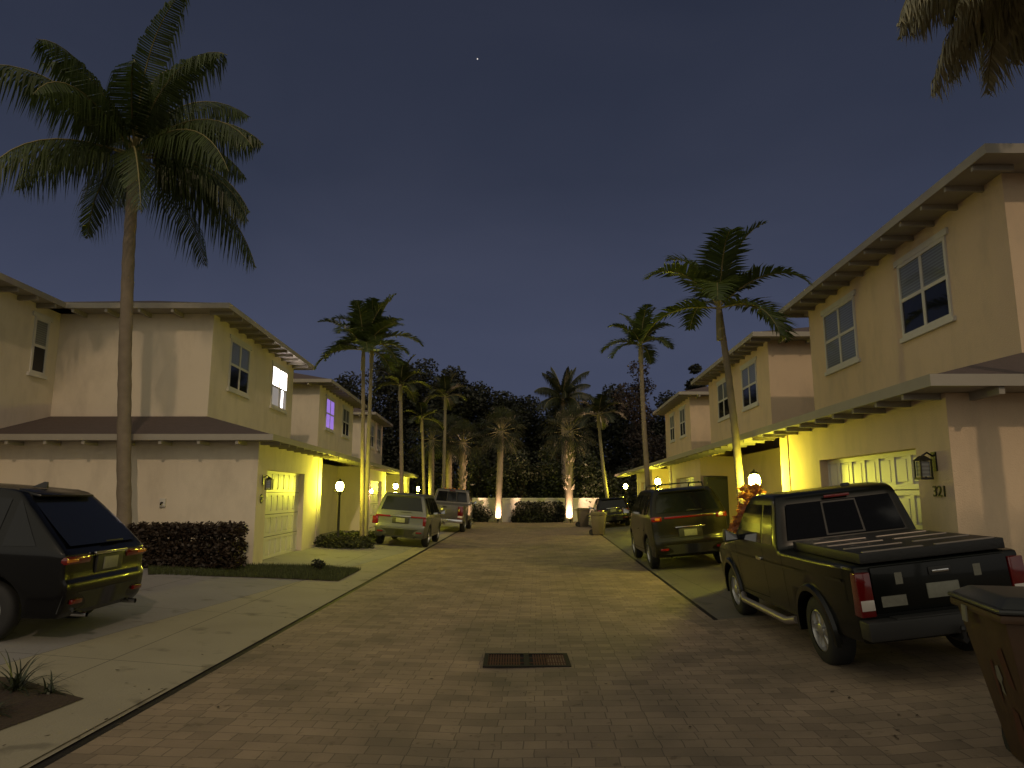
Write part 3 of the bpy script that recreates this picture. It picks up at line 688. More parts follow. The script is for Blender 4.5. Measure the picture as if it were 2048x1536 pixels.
    b = MB(); b.hexa([(-.56, -h + rake - .07, H - .10), (.56, -h + rake - .07, H - .10), (.60, -h + rake + .16, H - .06), (-.60, -h + rake + .16, H - .06)], [(-.55, -h + rake - .08, H - .072), (.55, -h + rake - .08, H - .072), (.60, -h + rake + .18, H - .012), (-.60, -h + rake + .18, H - .012)])
    b.build('roof_spoiler', paint, c.t, bevel=.01, smooth=40)
    if rack:
        for sd in (-1, 1):
            x = sd * .60; b = MB(); b.tube([(x, -h + .75, H - .02), (x, -h + .85, H + .085), (x, .0, H + .085), (x, .15, H - .02)], .02, 8); b.build('roof_rail', M['black'], c.t, smooth=60)
        for yy in (-h + 1.1, -.25):
            b = MB(); b.box(-.6, .6, yy - .03, yy + .03, H + .085, H + .12); b.build('cross_bar', M['black'], c.t, bevel=.008)
    else:
        b = MB(); b.hexa([(-.022, -h + rake + .22, H - .005), (.022, -h + rake + .22, H - .005), (.022, -h + rake + .42, H - .005), (-.022, -h + rake + .42, H - .005)], [(-.006, -h + rake + .22, H + .075), (.006, -h + rake + .22, H + .075), (.006, -h + rake + .27, H + .075), (-.006, -h + rake + .27, H + .075)]); b.build('antenna_fin', M['plastic'], c.t, bevel=.004)
    for sd in (-1, 1):
        b = MB(); ex = sd * .55; b.lathe([(.03, -.14), (.035, .0), (.035, .10), (.03, -.02)], (ex, -h + .05, .36), 'y', 12); b.build('exhaust_tip', M['chrome'], c.t)
    return c

def pickup(name, label, paint, loc, rz, slope, L, Wd, H, rail, rw, wheels, detail=True, lights=False, zlow=.42, cb=.05):
    h = L / 2
    belt = rail + .02
    top = [(-h + .06, zlow), (-h + .0, zlow + .1), (-h, .7), (-h + .01, rail - .04), (-h + .04, rail), (-h + .2, rail + .005), (cb - .25, rail + .01), (cb - .06, rail + .015), (cb - .03, rail + .08), (cb + .10, H - .10), (cb + .2, H - .02), (cb + .6, H), (cb + .95, H - .01), (cb + 1.22, H - .07), (cb + 1.85, rail + .06), (cb + 1.98, rail + .02), (h - .5, rail - .05), (h - .12, rail - .15), (h, rail - .3), (h + .02, zlow + .12), (h - .05, zlow)]
    top = [(max(-h, min(h, y)), z) for y, z in top]
    c = Car(name, label, 'pickup truck', paint, loc, rz, slope, top, L, Wd, H, belt, wheels, rw, tum=.17, zlow=zlow, tw=.25)
    c.add_wheels(6, 'rim', .60)
    zb, zt = belt + .05, H - .14
    c.side('side_window', [(cb + .13, zb), (cb + .52, zb), (cb + .52, zt), (cb + .22, zt)], M['glass'])
    c.side('side_window', [(cb + .60, zb), (cb + 1.74, zb + .0), (cb + 1.24, zt - .0), (cb + .60, zt)], M['glass'])
    rwn = c.panel('rear_window', ((cb - .015, rail + .12), (cb + .085, H - .15)), .84, .84, M['glass'], .02, rear=True)
    c.panel('slider_frame', ((cb - .010, rail + .13), (cb + .078, H - .16)), .28, .28, M['plastic'], .024, rwn, True)
    c.panel('slider_pane', ((cb - .004, rail + .15), (cb + .07, H - .18)), .25, .25, M['glass'], .030, rwn, True)
    c.panel('windscreen', ((cb + 1.84, rail + .09), (cb + 1.27, H - .10)), .88, .86, M['glass'], .02)
    c.boxp('brake_lamp', -.16, .16, cb + .055, cb + .085, H - .115, H - .08, M['red'], .006)
    gaps = [((cb + .56, .55), (cb + .56, rail)), ((cb + 1.72, .52), (cb + 1.80, rail - .02)), ((cb + .56, .53), (cb + 1.72, .50)), ((cb - .14, .52), (cb - .14, rail - .01)), ((-h + .22, .80), (-h + .22, rail - .02))]
    c.seams(gaps)
    for sd in (-1, 1):
        xx = c.X(1, cb + .68, .95); c.boxp('door_handle', sd * xx - .022, sd * xx + .022, cb + .64, cb + .84, rail - .16, rail - .12, M['chrome'], .008)
    # crease on the flank and wheel flares
    c.side('flank_crease', [(-h + .25, rail - .17), (h - .35, rail - .19), (h - .35, rail - .165), (-h + .25, rail - .14)], paint, .012)
    for yc in wheels:
        for sd in (-1, 1):
            b = MB(); ra, rb = rw + .06, rw + .135
            for i in range(16):
                a0, a1 = math.pi * (i / 16 * 1.1 - .05), math.pi * ((i + 1) / 16 * 1.1 - .05)
                def Q(a, r_, o): y, z = yc + r_ * math.cos(a), rw + r_ * math.sin(a); return (sd * (c.X(1, y, z) + o), y, z)
                b.face([Q(a0, ra, .035), Q(a1, ra, .035), Q(a1, rb - .02, .035), Q(a0, rb - .02, .035)]); b.face([Q(a0, rb - .02, .035), Q(a1, rb - .02, .035), Q(a1, rb, .0), Q(a0, rb, .0)]); b.face([Q(a0, ra, -.06), Q(a1, ra, -.06), Q(a1, ra, .035), Q(a0, ra, .035)])
            b.build('wheel_flare', paint, c.t, smooth=40)
    # tail: tailgate, handle, lights, bumper, plate
    tg = c.boxp('tailgate', -.66, .66, -h - .018, -h + .03, .70, rail - .02, paint, .015)
    c.boxp('tailgate_handle', -.11, .11, -h - .034, -h - .015, rail - .15, rail - .07, M['plastic'], .008, tg)
    c.boxp('handle_lever', -.08, .08, -h - .042, -h - .03, rail - .125, rail - .10, M['chrome'] if detail else M['plastic'], .004, tg)
    for sd in (-1, 1):
        x0, x1 = sd * .67, sd * (c.X(1, -h + .05, .85) + .008)
        l = c.boxp('tail_light', min(x0, x1), max(x0, x1), -h - .022, -h + .16, .68, rail - .06, M['red'], .015)
        c.boxp('reversing_lens', min(x0, x1) + .012, max(x0, x1) - .004, -h - .027, -h + .04, .74, .84, M['whitelens'], .006, l)
    b = MB(); b.box(-Wd * .93, Wd * .93, -h - .16, -h + .05, .48, .66)
    bp = b.build('rear_bumper', M['chrome'] if not detail else M['plastic'], c.t, bevel=.025, smooth=40)
    c.boxp('step_pad', -.55, .55, -h - .15, -h, .655, .672, M['plastic'], .004, bp)
    if detail:
        c.boxp('licence_plate', -.155, .155, -h - .033, -h - .018, .80, .94, M['plate'], .004, tg); c.boxp('bumper_sticker', -.60, -.36, -h - .0215, -h - .0175, .76, .86, M['sticker'], 0., tg)
    else: c.boxp('licence_plate', -.155, .155, -h - .172, -h - .158, .50, .645, M['plate'], .004, bp)
    b = MB(); b.tube([(0, -h - .02, .44), (0, -h - .24, .44)], .035, 4); b.lathe([(0, -.01), (.022, 0), (.02, .05), (.028, .07), (.02, .1), (0, .105)], (0, -h - .22, .46), 'z', 10); b.build('tow_hitch', M['black'], c.t)
    c.mirrors(cb + 1.55, belt + .03, M['plastic'])
    for sd in (-1, 1): c.boxp('headlight', sd * (Wd - .25) - .17, sd * (Wd - .25) + .17, h - .12, h + .0, .72, .90, M['whitelens'], .03)
    if detail:
        b = MB(); b.box(-Wd * .80, Wd * .80, -h + .04, cb - .12, rail + .012, rail + .115); tn = b.build('bed_cover', M['tonneau'], c.t, bevel=.012, smooth=40)
        for i, yy in enumerate((-h + .08, -h + .48, -h + .88, -h + 1.28)):
            b = MB()
            for (xa, xb) in ((-.66, -.06), (.06, .64)): b.box(xa, xb, yy - .02, yy + .022, rail + .113, rail + .127)
            b.build('cover_rib', M['edge_al'], tn, bevel=.005)
        for xx in (-.40, .36): c.boxp('sticker', xx - .035, xx + .035, -h - .0205, -h - .0175, rail - .20, rail - .09, M['sticker'], 0., tg)
        b = MB()
        for sd in (-1, 1): b = MB(); b.tube([(sd * (Wd + .0), wheels[0] + .55, .40), (sd * (Wd + .05), wheels[0] + .75, .36), (sd * (Wd + .05), wheels[1] - .75, .36), (sd * (Wd + .0), wheels[1] - .55, .40)], .045, 8); b.build('side_step', M['edge_al'], c.t, smooth=60)
    if lights:
        for xx in (-.5, -.25, 0, .25, .5): c.boxp('roof_marker', xx - .06, xx + .06, cb + .95, cb + 1.1, H - .01, H + .035, M['amber'], .01)
    else:
        b = MB(); b.lathe([(0, .03), (.05, .025), (.06, 0), (.06, -.02)], (.32, cb + .5, H + .0), 'z', 12); b.build('roof_antenna', M['plastic'], c.t)
    return c

sl_l, sl_r = math.atan(.07), -math.atan(.09)
def ground_loc(x, y): return (x, y, gz(x, y))
# dark SUV at the left, nose towards the house
suv('parked_suv', 'black SUV parked nose to the hedge and cream house, its tail to the street', M['p_dark'], (-7.55, 9.3, gz(-7.55, 9.3) - .02), R(90), (sl_l, 0), L=4.65, Wd=.96, H=1.80, belt=1.08, rear='slim', rake=.78, cat='suv')
suv('parked_suv', 'silver SUV seen from behind beside the paired palms', M['p_silver'], ground_loc(-3.93, 27.3), R(-1.0), (sl_l, 0), L=4.75, Wd=.97, H=1.86, belt=1.10, rear='c', rake=.36, cat='suv')
pickup('parked_pickup', 'tall grey white pickup with roof marker lights parked ahead of the silver car', M['p_white'], ground_loc(-3.35, 38.1), R(-1.5), (sl_l, 0), 5.7, 1.02, 2.15, 1.36, .43, (-1.62, 2.0), detail=False, lights=True, zlow=.55)
suv('parked_suv', 'dark bronze SUV with a roof rack and a red light strip across its tailgate', M['p_bronze'], ground_loc(4.55, 19.85), R(-2.5), (sl_r, 0), L=4.85, Wd=1.0, H=1.98, belt=1.32, rack=True, rear='strip', rake=.45, rw=.40, cat='suv')
suv('parked_suv', 'dark car parked beyond the trash bins at the end of the street', M['p_dark'], ground_loc(5.75, 41.2), R(-3), (sl_r, 0), L=4.5, Wd=.93, H=1.62, belt=1.0, rear='wide', cat='car')
pickup('parked_pickup', 'black pickup with a ribbed bed cover parked by the nearest orange lit garage', M['p_black'], ground_loc(4.33, 9.55), R(-1.6), (-math.atan(.115), 0), 5.1, .89, 1.86, 1.16, .375, (-1.5, 1.72), cb=-.62)

# ------------------------------------------------------------------ bins
def trash_bin(loc, rz, body, lid, label, grp, w0=.42, w1=.58, d0=.5, d1=.68, h=.98, marks=False):
    t = empty('trash_bin', loc, (0, 0, rz)); tag(t, label, 'trash bin', grp)
    b = MB(); q = lambda w, d, z, o=0: [(-w / 2, -d / 2 + o, z), (w / 2, -d / 2 + o, z), (w / 2, d / 2 + o, z), (-w / 2, d / 2 + o, z)]
    b.hexa(q(w0, d0, .04), q(w1, d1, h)); b.hexa(q(w1 + .05, d1 + .05, h - .055), q(w1 + .05, d1 + .05, h))
    b.build('bin_body', body, t, bevel=.02, smooth=40)
    b = MB(); b.hexa(q(w1 + .07, d1 + .07, h + .004), q(w1 + .07, d1 + .07, h + .035)); b.hexa(q(w1 + .03, d1 + .03, h + .036), q(w1 - .14, d1 - .2, h + .10)); b.build('lid', lid, t, bevel=.015, smooth=40)
    b = MB(); b.tube([(-w1 / 2 + .02, d1 / 2 + .02, h - .04), (-w1 / 2 + .02, d1 / 2 + .12, h - .01), (w1 / 2 - .02, d1 / 2 + .12, h - .01), (w1 / 2 - .02, d1 / 2 + .02, h - .04)], .018, 8); b.build('handle', lid, t)
    for s in (-1, 1):
        b = MB(); b.lathe([(0, -.03), (.13, -.03), (.14, -.02), (.14, .02), (.13, .03), (0, .03)], (s * (w0 / 2 - .05), d0 / 2 + .05, .14), 'x', 20); b.build('wheel', M['tyre'], t, smooth=40)
    if marks:
        def on_side(a, z, off):   # side -x
            k = (z - .04) / (h - .04); return (-(w0 + (w1 - w0) * k) / 2 - off, a, z)
        for (pts, mm, nm) in marks:
            b = MB(); b.face([on_side(a, z, .006) for a, z in pts]); b.build(nm, mm, t)
    return t
trash_bin(ground_loc(4.08, 33.6), R(75), M['bin_tan'], M['bin_tan'], 'tan wheeled trash bin standing nearer, at the driveway edge', 'wheeled trash bins')
trash_bin(ground_loc(4.25, 42.5), R(100), M['bin_tan'], M['bin_tan'], 'tan wheeled trash bin farther back, beside the uplit palm', 'wheeled trash bins', h=1.0)
mk = [([(-.06, .70), (.0, .68), (.02, .60), (-.02, .56), (.0, .52), (-.05, .50), (-.04, .58), (-.08, .62)], M['sticker'], 'logo'), ([(.02, .72), (.07, .70), (.08, .50), (.04, .42), (.02, .55)], M['stain'], 'stain'), ([(-.16, .42), (-.08, .44), (-.02, .22), (-.1, .08), (-.17, .10)], M['stain'], 'stain'), ([(-.22, .84), (-.12, .80), (-.16, .60), (-.25, .58)], M['stain'], 'stain')]
tb = trash_bin((3.66, 4.95, gz(3.6, 5) - .04), R(-14), M['bin_or'], M['bin_lid'], 'stained orange brown trash bin with a dark lid beside the black pickup', 'wheeled trash bins', w0=.46, w1=.88, d0=.52, d1=.86, h=1.08, marks=mk)
b = MB(); b.box(-.478, -.468, .10, .18, .95, 1.06); b.build('sticker', M['sticker'], tb)

# ------------------------------------------------------------------ plants
def frond(b, o, az, el, L, droop, nl, ll, lw, hang=.6, rach=.02, vee=.5, lmi=0, rmi=1, tipk=.35, sway=(0, 0)):
    d = Vector((math.cos(az) * math.cos(el), math.sin(az) * math.cos(el), math.sin(el))); p = Vector(o); pts = [p.copy()]; N = 12
    for i in range(N):
        d = (d + Vector((sway[0], sway[1], -droop * (i + 1) / N)) / N * 1.0).normalized(); p = p + d * L / N; pts.append(p.copy())
    b.tube(pts, [rach * (1 - .85 * i / N) for i in range(N + 1)], 4, rmi, cap=False)
    for k in range(nl):
        f = .12 + .88 * k / nl; x = f * N; i = min(int(x), N - 1); q = pts[i].lerp(pts[i + 1], x - i); tg = (pts[i + 1] - pts[i]).normalized()
        sdv = tg.cross(Vector((0, 0, 1)))
        sdv = sdv.normalized() if sdv.length > .05 else Vector((math.cos(az + 1.57), math.sin(az + 1.57), 0))
        upv = sdv.cross(tg)
        le = ll * (math.sin(math.pi * min(1, f * .82 + .2)) ** .6) * random.uniform(.8, 1.1)
        for sd in (-1, 1):
            dirv = (sdv * sd + tg * (tipk + .5 * f) + upv * vee * random.uniform(.6, 1.2)).normalized()
            m1 = q + dirv * le * .5 + Vector((random.uniform(-.02, .02), random.uniform(-.02, .02), -hang * le * .16))
            m2 = q + dirv * le * (1 - .22 * hang) + Vector((random.uniform(-.05, .05), random.uniform(-.05, .05), -hang * le * .66)); w = tg * lw * random.uniform(.75, 1.2)
            n = len(b.v); b.v += [tuple(q - w * .4), tuple(q + w * .4), tuple(m1 + w * .5), tuple(m1 - w * .5), tuple(m2)]
            b.f += [(n, n + 1, n + 2, n + 3), (n + 3, n + 2, n + 4)]; b.m += [lmi, lmi]
def trunk(pts, r, name='trunk', m='bark', parent=None, n=10, rings=True, boots=0):
    b = MB(); P = [Vector(p) for p in pts]; out = []; rad = []
    K = 40
    for i in range(K + 1):
        t = i / K * (len(P) - 1); k = min(int(t), len(P) - 2); q = P[k].lerp(P[k + 1], t - k); out.append(q); f = i / K
        rr = r[0] + (r[1] - r[0]) * f
        if i < 3: rr *= 1.25 - .08 * i
        if rings: rr *= 1 + (.05 if i % 2 else -.03) + random.uniform(-.02, .02)
        rad.append(rr)
    b.tube(out, rad, n)
    for j in range(boots):                 # leaf boots left on the stem
        f = random.uniform(.35, 1); q = out[int(f * K)]; a = random.uniform(0, 6.28); d = Vector((math.cos(a), math.sin(a), 0)); s = Vector((-d.y, d.x, 0)); rr = rad[int(f * K)]
        b.hexa([q + d * rr * .8 - s * .07, q + d * rr * .8 + s * .07, q + d * (rr + .02) + s * .06 + Vector((0, 0, .12)), q + d * (rr + .02) - s * .06 + Vector((0, 0, .12))], [q + d * (rr + .05) - s * .05 + Vector((0, 0, .05)), q + d * (rr + .05) + s * .05 + Vector((0, 0, .05)), q + d * (rr + .13) + s * .03 + Vector((0, 0, .24)), q + d * (rr + .13) - s * .03 + Vector((0, 0, .24))])
    o = b.build(name, M[m], parent, smooth=60); return o
def palm(base, crown, label, kind, r, L, n, seed, grp=None, mt='bark', curve=0., leafm='frond', drooptweak=0., sway=(0, 0), name='palm_tree', dead=0, boots=0):
    random.seed(seed)
    t = empty(name, base); tag(t, label, 'palm tree', grp); B = Vector(base); C = Vector(crown); inv = Matrix.Translation(B).inverted()
    mid = (B + C) / 2 + Vector((curve, 0, 0)); q1 = B.lerp(mid, .5) + Vector((curve * .25, 0, 0)); q2 = mid.lerp(C, .5) + Vector((curve * .25, 0, 0))
    tr = trunk([B - Vector((0, 0, .2)), q1, mid, q2, C], r, 'trunk', mt, t, boots=boots); tr.matrix_parent_inverse = inv
    b = MB()
    if kind == 'coconut':
        for i in range(n):
            az = 2.39996 * i + random.uniform(-.25, .25); f = (i + .5) / n; el = R(80 - 86 * f ** .95) + random.uniform(-.12, .12)
            frond(b, C + Vector((0, 0, .35 * (1 - f))), az, el, L * random.uniform(.82, 1.1), 2.0 + 1.5 * f + drooptweak, 66, L * .25, .05, hang=1.5, rach=.035, vee=-.32, sway=sway)
        for i in range(8):
            a = random.uniform(0, 6.28); b.tube([C + Vector((0, 0, -.1)), C + Vector((math.cos(a) * .18, math.sin(a) * .18, -.22)), C + Vector((math.cos(a) * .26, math.sin(a) * .26, -.42))], [.07, .10, .03], 7, 2)
    elif kind == 'adonidia':
        b.tube([C - Vector((0, 0, .75)), C - Vector((0, 0, .3)), C + Vector((0, 0, .25))], [r[1] * 1.35, r[1] * 1.25, r[1] * .7], 8, 1)
        for i in range(n):
            az = 2.39996 * i + random.uniform(-.2, .2); f = (i + .5) / n; el = R(78 - 78 * f)
            frond(b, C + Vector((0, 0, .1 * (1 - f))), az, el, L * random.uniform(.9, 1.08), 2.1 + .8 * f + drooptweak, 36, L * .36, .075, hang=.4, rach=.025, vee=.45)
    elif kind == 'sabal':
        for i in range(n):
            az = 2.39996 * i + random.uniform(-.2, .2); f = (i + .5) / n; el = R(80 - 135 * f)
            d = Vector((math.cos(az) * math.cos(el), math.sin(az) * math.cos(el), math.sin(el))); p = C + d * L * .5; b.tube([C, C + d * L * .25, p], [.03, .02, .015], 4, 1, cap=False)
            s = d.cross(Vector((0, 0, 1))).normalized(); up = s.cross(d)
            for k in range(22):
                a = (k / 21 - .5) * 3.6; dd = (d * math.cos(a) + s * math.sin(a) + up * .15).normalized(); le = L * .62 * random.uniform(.85, 1.1); m1 = p + dd * le * .6; m2 = p + dd * le + Vector((0, 0, -le * .35)); w = dd.cross(up).normalized() * .03
                nn = len(b.v); b.v += [tuple(p), tuple(m1 + w), tuple(m2), tuple(m1 - w)]; b.f.append((nn, nn + 1, nn + 2, nn + 3)); b.m.append(0)
        for i in range(dead):
            az = random.uniform(0, 6.28); frond(b, C - Vector((0, 0, .2)), az, R(-35), L * .9, 2.2, 14, L * .4, .05, hang=1.2, rach=.02)
    if leafm == 'frond' and B.y > 30: leafm = 'frond_shaded'
    cr = b.build('crown', [M[leafm], M['rachis'], M['bark_d']], t); cr.matrix_parent_inverse = inv
    return t
def gp(u, Y, v=1000):
    p = at(u, v, Y); return Vector((p.x, Y, gz(p.x, Y)))

palm(gp(262, 16.0), at(269, 318, 16.0), 'tall coconut palm with drooping fronds rising past the nearest cream house', 'coconut', (.155, .125), 3.85, 25, 3, curve=-.12, drooptweak=.5, sway=(.32, .1))
palm(gp(727, 24.6), at(727, 700, 24.6), 'front stem of the paired palms by the silver car', 'adonidia', (.085, .06), 1.95, 13, 5, 'paired palms in the bed', curve=.0)
palm(gp(733, 25.3), at(744, 686, 25.3), 'paler rear stem of the paired palms by the silver car', 'adonidia', (.085, .06), 1.95, 13, 8, 'paired palms in the bed', mt='barkpale')
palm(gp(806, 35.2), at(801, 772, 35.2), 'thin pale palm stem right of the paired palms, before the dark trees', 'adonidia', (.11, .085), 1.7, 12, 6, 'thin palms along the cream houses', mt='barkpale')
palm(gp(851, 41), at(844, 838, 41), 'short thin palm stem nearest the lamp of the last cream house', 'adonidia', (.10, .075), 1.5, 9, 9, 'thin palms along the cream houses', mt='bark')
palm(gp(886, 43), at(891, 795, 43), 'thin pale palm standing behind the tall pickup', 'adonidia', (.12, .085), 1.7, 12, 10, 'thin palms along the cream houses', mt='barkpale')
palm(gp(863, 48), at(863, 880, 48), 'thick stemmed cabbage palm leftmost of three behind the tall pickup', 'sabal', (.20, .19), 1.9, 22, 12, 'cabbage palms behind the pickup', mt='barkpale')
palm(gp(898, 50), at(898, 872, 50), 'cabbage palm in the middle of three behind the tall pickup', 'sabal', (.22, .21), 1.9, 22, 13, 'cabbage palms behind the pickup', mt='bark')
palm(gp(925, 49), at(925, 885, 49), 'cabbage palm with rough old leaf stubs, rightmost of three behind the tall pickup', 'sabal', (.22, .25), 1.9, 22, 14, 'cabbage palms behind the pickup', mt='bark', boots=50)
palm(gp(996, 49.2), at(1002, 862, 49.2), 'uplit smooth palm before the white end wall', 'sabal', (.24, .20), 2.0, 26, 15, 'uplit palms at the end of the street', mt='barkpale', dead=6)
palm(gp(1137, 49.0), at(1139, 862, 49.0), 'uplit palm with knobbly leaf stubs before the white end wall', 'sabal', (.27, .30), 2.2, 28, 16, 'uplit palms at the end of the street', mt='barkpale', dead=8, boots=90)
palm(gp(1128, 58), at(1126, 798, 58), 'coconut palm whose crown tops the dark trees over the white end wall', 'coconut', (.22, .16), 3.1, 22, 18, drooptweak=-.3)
palm(gp(1222, 44), at(1197, 832, 44), 'slender leaning palm rising beside the trash bins', 'adonidia', (.13, .085), 2.0, 13, 19, 'palms along the apricot houses', mt='barkpale', curve=-.1, drooptweak=.6)
palm(gp(1302, 29), at(1281, 690, 29), 'tall slim palm behind the bronze car', 'adonidia', (.12, .08), 1.85, 13, 20, 'palms along the apricot houses', mt='bark', curve=-.06)
palm(gp(1485, 16.0), at(1438, 618, 16.0), 'leaning palm by the croton bush with wind blown fronds', 'adonidia', (.105, .07), 2.3, 11, 21, 'palms along the apricot houses', mt='bark', curve=.08, drooptweak=.7)
palm((6.75, 6.3, gz(6.55, 6.6)), (6.48, 7.3, 8.58), 'palm whose pale fronds hang into the upper corner over the orange lit house', 'coconut', (.16, .13), 2.15, 75, 23, leafm='frond_dry', mt='bark', drooptweak=.8)

# leafy masses
def leaves(b, blobs, n, size, mi=0, flat=.0, shell=.5):
    wts = [r[0] * r[1] * r[2] for c, r in blobs]
    for _ in range(n):
        c, r = random.choices(blobs, wts)[0]
        while True:
            d = Vector((random.gauss(0, 1), random.gauss(0, 1), random.gauss(0, 1)))
            if d.length > .01: break
        d.normalize(); k = shell + (1 - shell) * random.random() if random.random() < .75 else random.random()
        p = Vector((c[0] + d.x * r[0] * k, c[1] + d.y * r[1] * k, c[2] + d.z * r[2] * k))
        a = Vector((random.gauss(0, 1), random.gauss(0, 1), random.gauss(0, .7))).normalized(); e = a.cross(Vector((random.gauss(0, 1), random.gauss(0, 1), random.gauss(0, 1)))).normalized(); s = size * random.uniform(.6, 1.4)
        k0 = len(b.v); b.v += [tuple(p - a * s * .5), tuple(p + e * s * .28), tuple(p + a * s * .5), tuple(p - e * s * .28)]; b.f.append((k0, k0 + 1, k0 + 2, k0 + 3)); b.m.append(mi)
def tree(u, vt, Y, wpx, label, seed, m='leaf', n=14000, size=.30, grp='dark trees beyond the end of the street', zlow=1.0, dens=14):
    random.seed(seed); top = at(u, vt, Y); w = wpx * Y / F / 2; z0 = gz(top.x, Y); base = Vector((top.x, Y, z0)); t = empty('tree', base); tag(t, label, 'tree', grp); inv = Matrix.Translation(base).inverted()
    H = top.z - z0; blobs = []
    for i in range(dens):
        f = (i + .5) / dens; z = zlow + (H - zlow - .9) * f; rr = w * (.45 + .55 * math.sin(math.pi * min(1, .25 + .7 * f)))
        a = random.uniform(0, 6.28); o = random.uniform(.1, .75) * rr; s = random.uniform(.5, .8) * w
        if i == dens - 1: o = 0; s = w * .45; z = H - s * .75
        blobs.append(((top.x + math.cos(a) * o, Y + math.sin(a) * o, z0 + z), (s, s, s * .75)))
    b = MB(); leaves(b, blobs, n, size); cr = b.build('crown', M[m], t); cr.matrix_parent_inverse = inv
    b = MB(); b.tube([base - Vector((0, 0, .2)), base + Vector((.1, 0, H * .35)), base + Vector((0, 0, H * .8))], [.24, .18, .06], 8)
    for c, r in random.sample(blobs, min(6, len(blobs))):
        c = Vector(c); s = base + Vector((.05, 0, max(.6, (c.z - z0) * .55))); b.tube([s, s.lerp(c, .5) + Vector((0, 0, .2)), c], [.09, .06, .02], 6)
    tr = b.build('trunk', M['bark_d'], t, smooth=60); tr.matrix_parent_inverse = inv
    return t
TL = [(640, 765, 66, 140, 'dark tree just showing between the cream roofs and the paired palms'), (700, 742, 62, 140, 'dark tree directly behind the paired palm crowns'), (778, 712, 63, 150, 'tall dark tree with a ragged top right of the paired palms'), (852, 716, 65, 140, 'tallest dark tree of the clump, above the thin pale palms'),
      (905, 730, 60, 125, 'round topped dark tree above the tall pickup'), (957, 762, 64, 125, 'dark tree stepping down from the round topped one'), (1008, 782, 62, 115, 'low dark tree over the uplit smooth palm'), (1060, 790, 66, 125, 'low dark tree at the dip of the skyline'), (1112, 796, 63, 115, 'dark tree below the high coconut crown'), (1170, 788, 65, 120, 'dark tree between the coconut crown and the slender leaning palm'),
      (1228, 765, 62, 120, 'dark tree behind the slender leaning palm'), (1335, 780, 64, 130, 'dark tree beside the last orange lit house'), (1390, 728, 62, 62, 'bushy dark tree peeping over the last orange lit roof')]
for i, (u, v, Y, w, lb) in enumerate(TL): tree(u, v, Y, w, lb, 40 + i)
tree(1276, 720, 57, 112, 'thin crowned reddish tree behind the tall slim palm', 60, 'leaf_red', n=5500, size=.24, zlow=3.0, dens=10)
# understorey behind the wall
US = [(870, 930, 54, 150, 'leafy dark understorey tree behind the tall pickup'), (958, 905, 53.5, 110, 'leafy green tree lit from below left of the uplit smooth palm'), (1042, 895, 53.5, 110, 'leafy green tree lit from below between the uplit palms'), (1090, 890, 54, 100, 'leafy tree lit from below just left of the knobbly palm'), (1175, 900, 53, 110, 'leafy tree lit from below right of the knobbly palm'), (1250, 930, 54, 130, 'leafy dark understorey tree behind the far lamp of the orange lit houses')]
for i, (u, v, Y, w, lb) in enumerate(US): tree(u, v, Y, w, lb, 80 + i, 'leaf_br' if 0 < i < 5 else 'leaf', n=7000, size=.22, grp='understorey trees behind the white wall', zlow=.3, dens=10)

# unseen tree added behind the viewer so that its crown shades the pickup
random.seed(77)
t = empty('tree', (8.6, -5.5, gz(8.6, -5.5))); tag(t, 'unseen broad leafy tree added behind the viewer to shade the near driveway', 'tree'); inv = Matrix.Translation(t.location).inverted()
b = MB(); bl = [((7.4 + random.uniform(-3.0, 3.2), -5.0 + random.uniform(-3.6, 2.2), 7.6 + random.uniform(-1.2, 1.2)), (1.4, 1.4, .9)) for _ in range(34)]
leaves(b, bl, 24000, .32); o = b.build('crown', M['leaf'], t); o.matrix_parent_inverse = inv
b = MB(); b.tube([(8.6, -5.5, -.2), (8.4, -5.2, 3), (8.0, -4.8, 5.4), (7.4, -4.2, 7.8)], [.3, .24, .17, .05], 10)
for c, q in bl[:8]: b.tube([(8.1, -4.9, 5.0), Vector((8.1, -4.9, 5.0)).lerp(Vector(c), .5) + Vector((0, 0, .3)), c], [.1, .06, .02], 6)
o = b.build('trunk', M['bark_d'], t, smooth=60); o.matrix_parent_inverse = inv

# white wall across the end of the street
t = empty('garden_wall', (1.0, 51, 0)); tag(t, 'low white garden wall across the end of the street', 'wall')
b = MB(); b.box(-6.5, 5.2, -.1, .1, -.4, 1.62); b.build('wall_body', M['wallw'], t)
b = MB(); b.box(-6.55, 5.25, -.15, .15, 1.62, 1.72); b.build('coping', M['trim'], t, bevel=.01)
def shrub(name, label, cat, c, rad, n, size, m, seed, grp=None, blobs=None):
    random.seed(seed); o = Vector((c[0], c[1], gz(c[0], c[1]))); t = empty(name, o); tag(t, label, cat, grp); inv = Matrix.Translation(o).inverted()
    if not blobs:
        blobs = [((o.x + random.uniform(-.55, .55) * rad[0], o.y + random.uniform(-.55, .55) * rad[1], o.z + rad[2] * random.uniform(.35, 1.2)), (rad[0] * .55, rad[1] * .55, rad[2] * .6)) for _ in range(8)]
    b = MB(); leaves(b, blobs, n, size); l = b.build('foliage', M[m], t); l.matrix_parent_inverse = inv
    b = MB()
    for k in range(7):
        q = Vector(random.choice(blobs)[0]); s = o + Vector(((q.x - o.x) * .4, (q.y - o.y) * .4, -.05)); b.tube([s, s.lerp(q, .6), q], [.02, .016, .006], 5)
    l = b.build('stem', M['bark_d'], t); l.matrix_parent_inverse = inv
    return t
shrub('hedge', 'dark clipped hedge against the white end wall between the uplit palms', 'hedge', (1.9, 50.2), (1.5, .4, .8), 5200, .16, 'leaf', 101, None, [((1.9 + (i - 4) * .36, 50.2, gz(1.9, 50.2) + z), (.3, .4, .36)) for i in range(9) for z in (.25, .72, 1.15)])
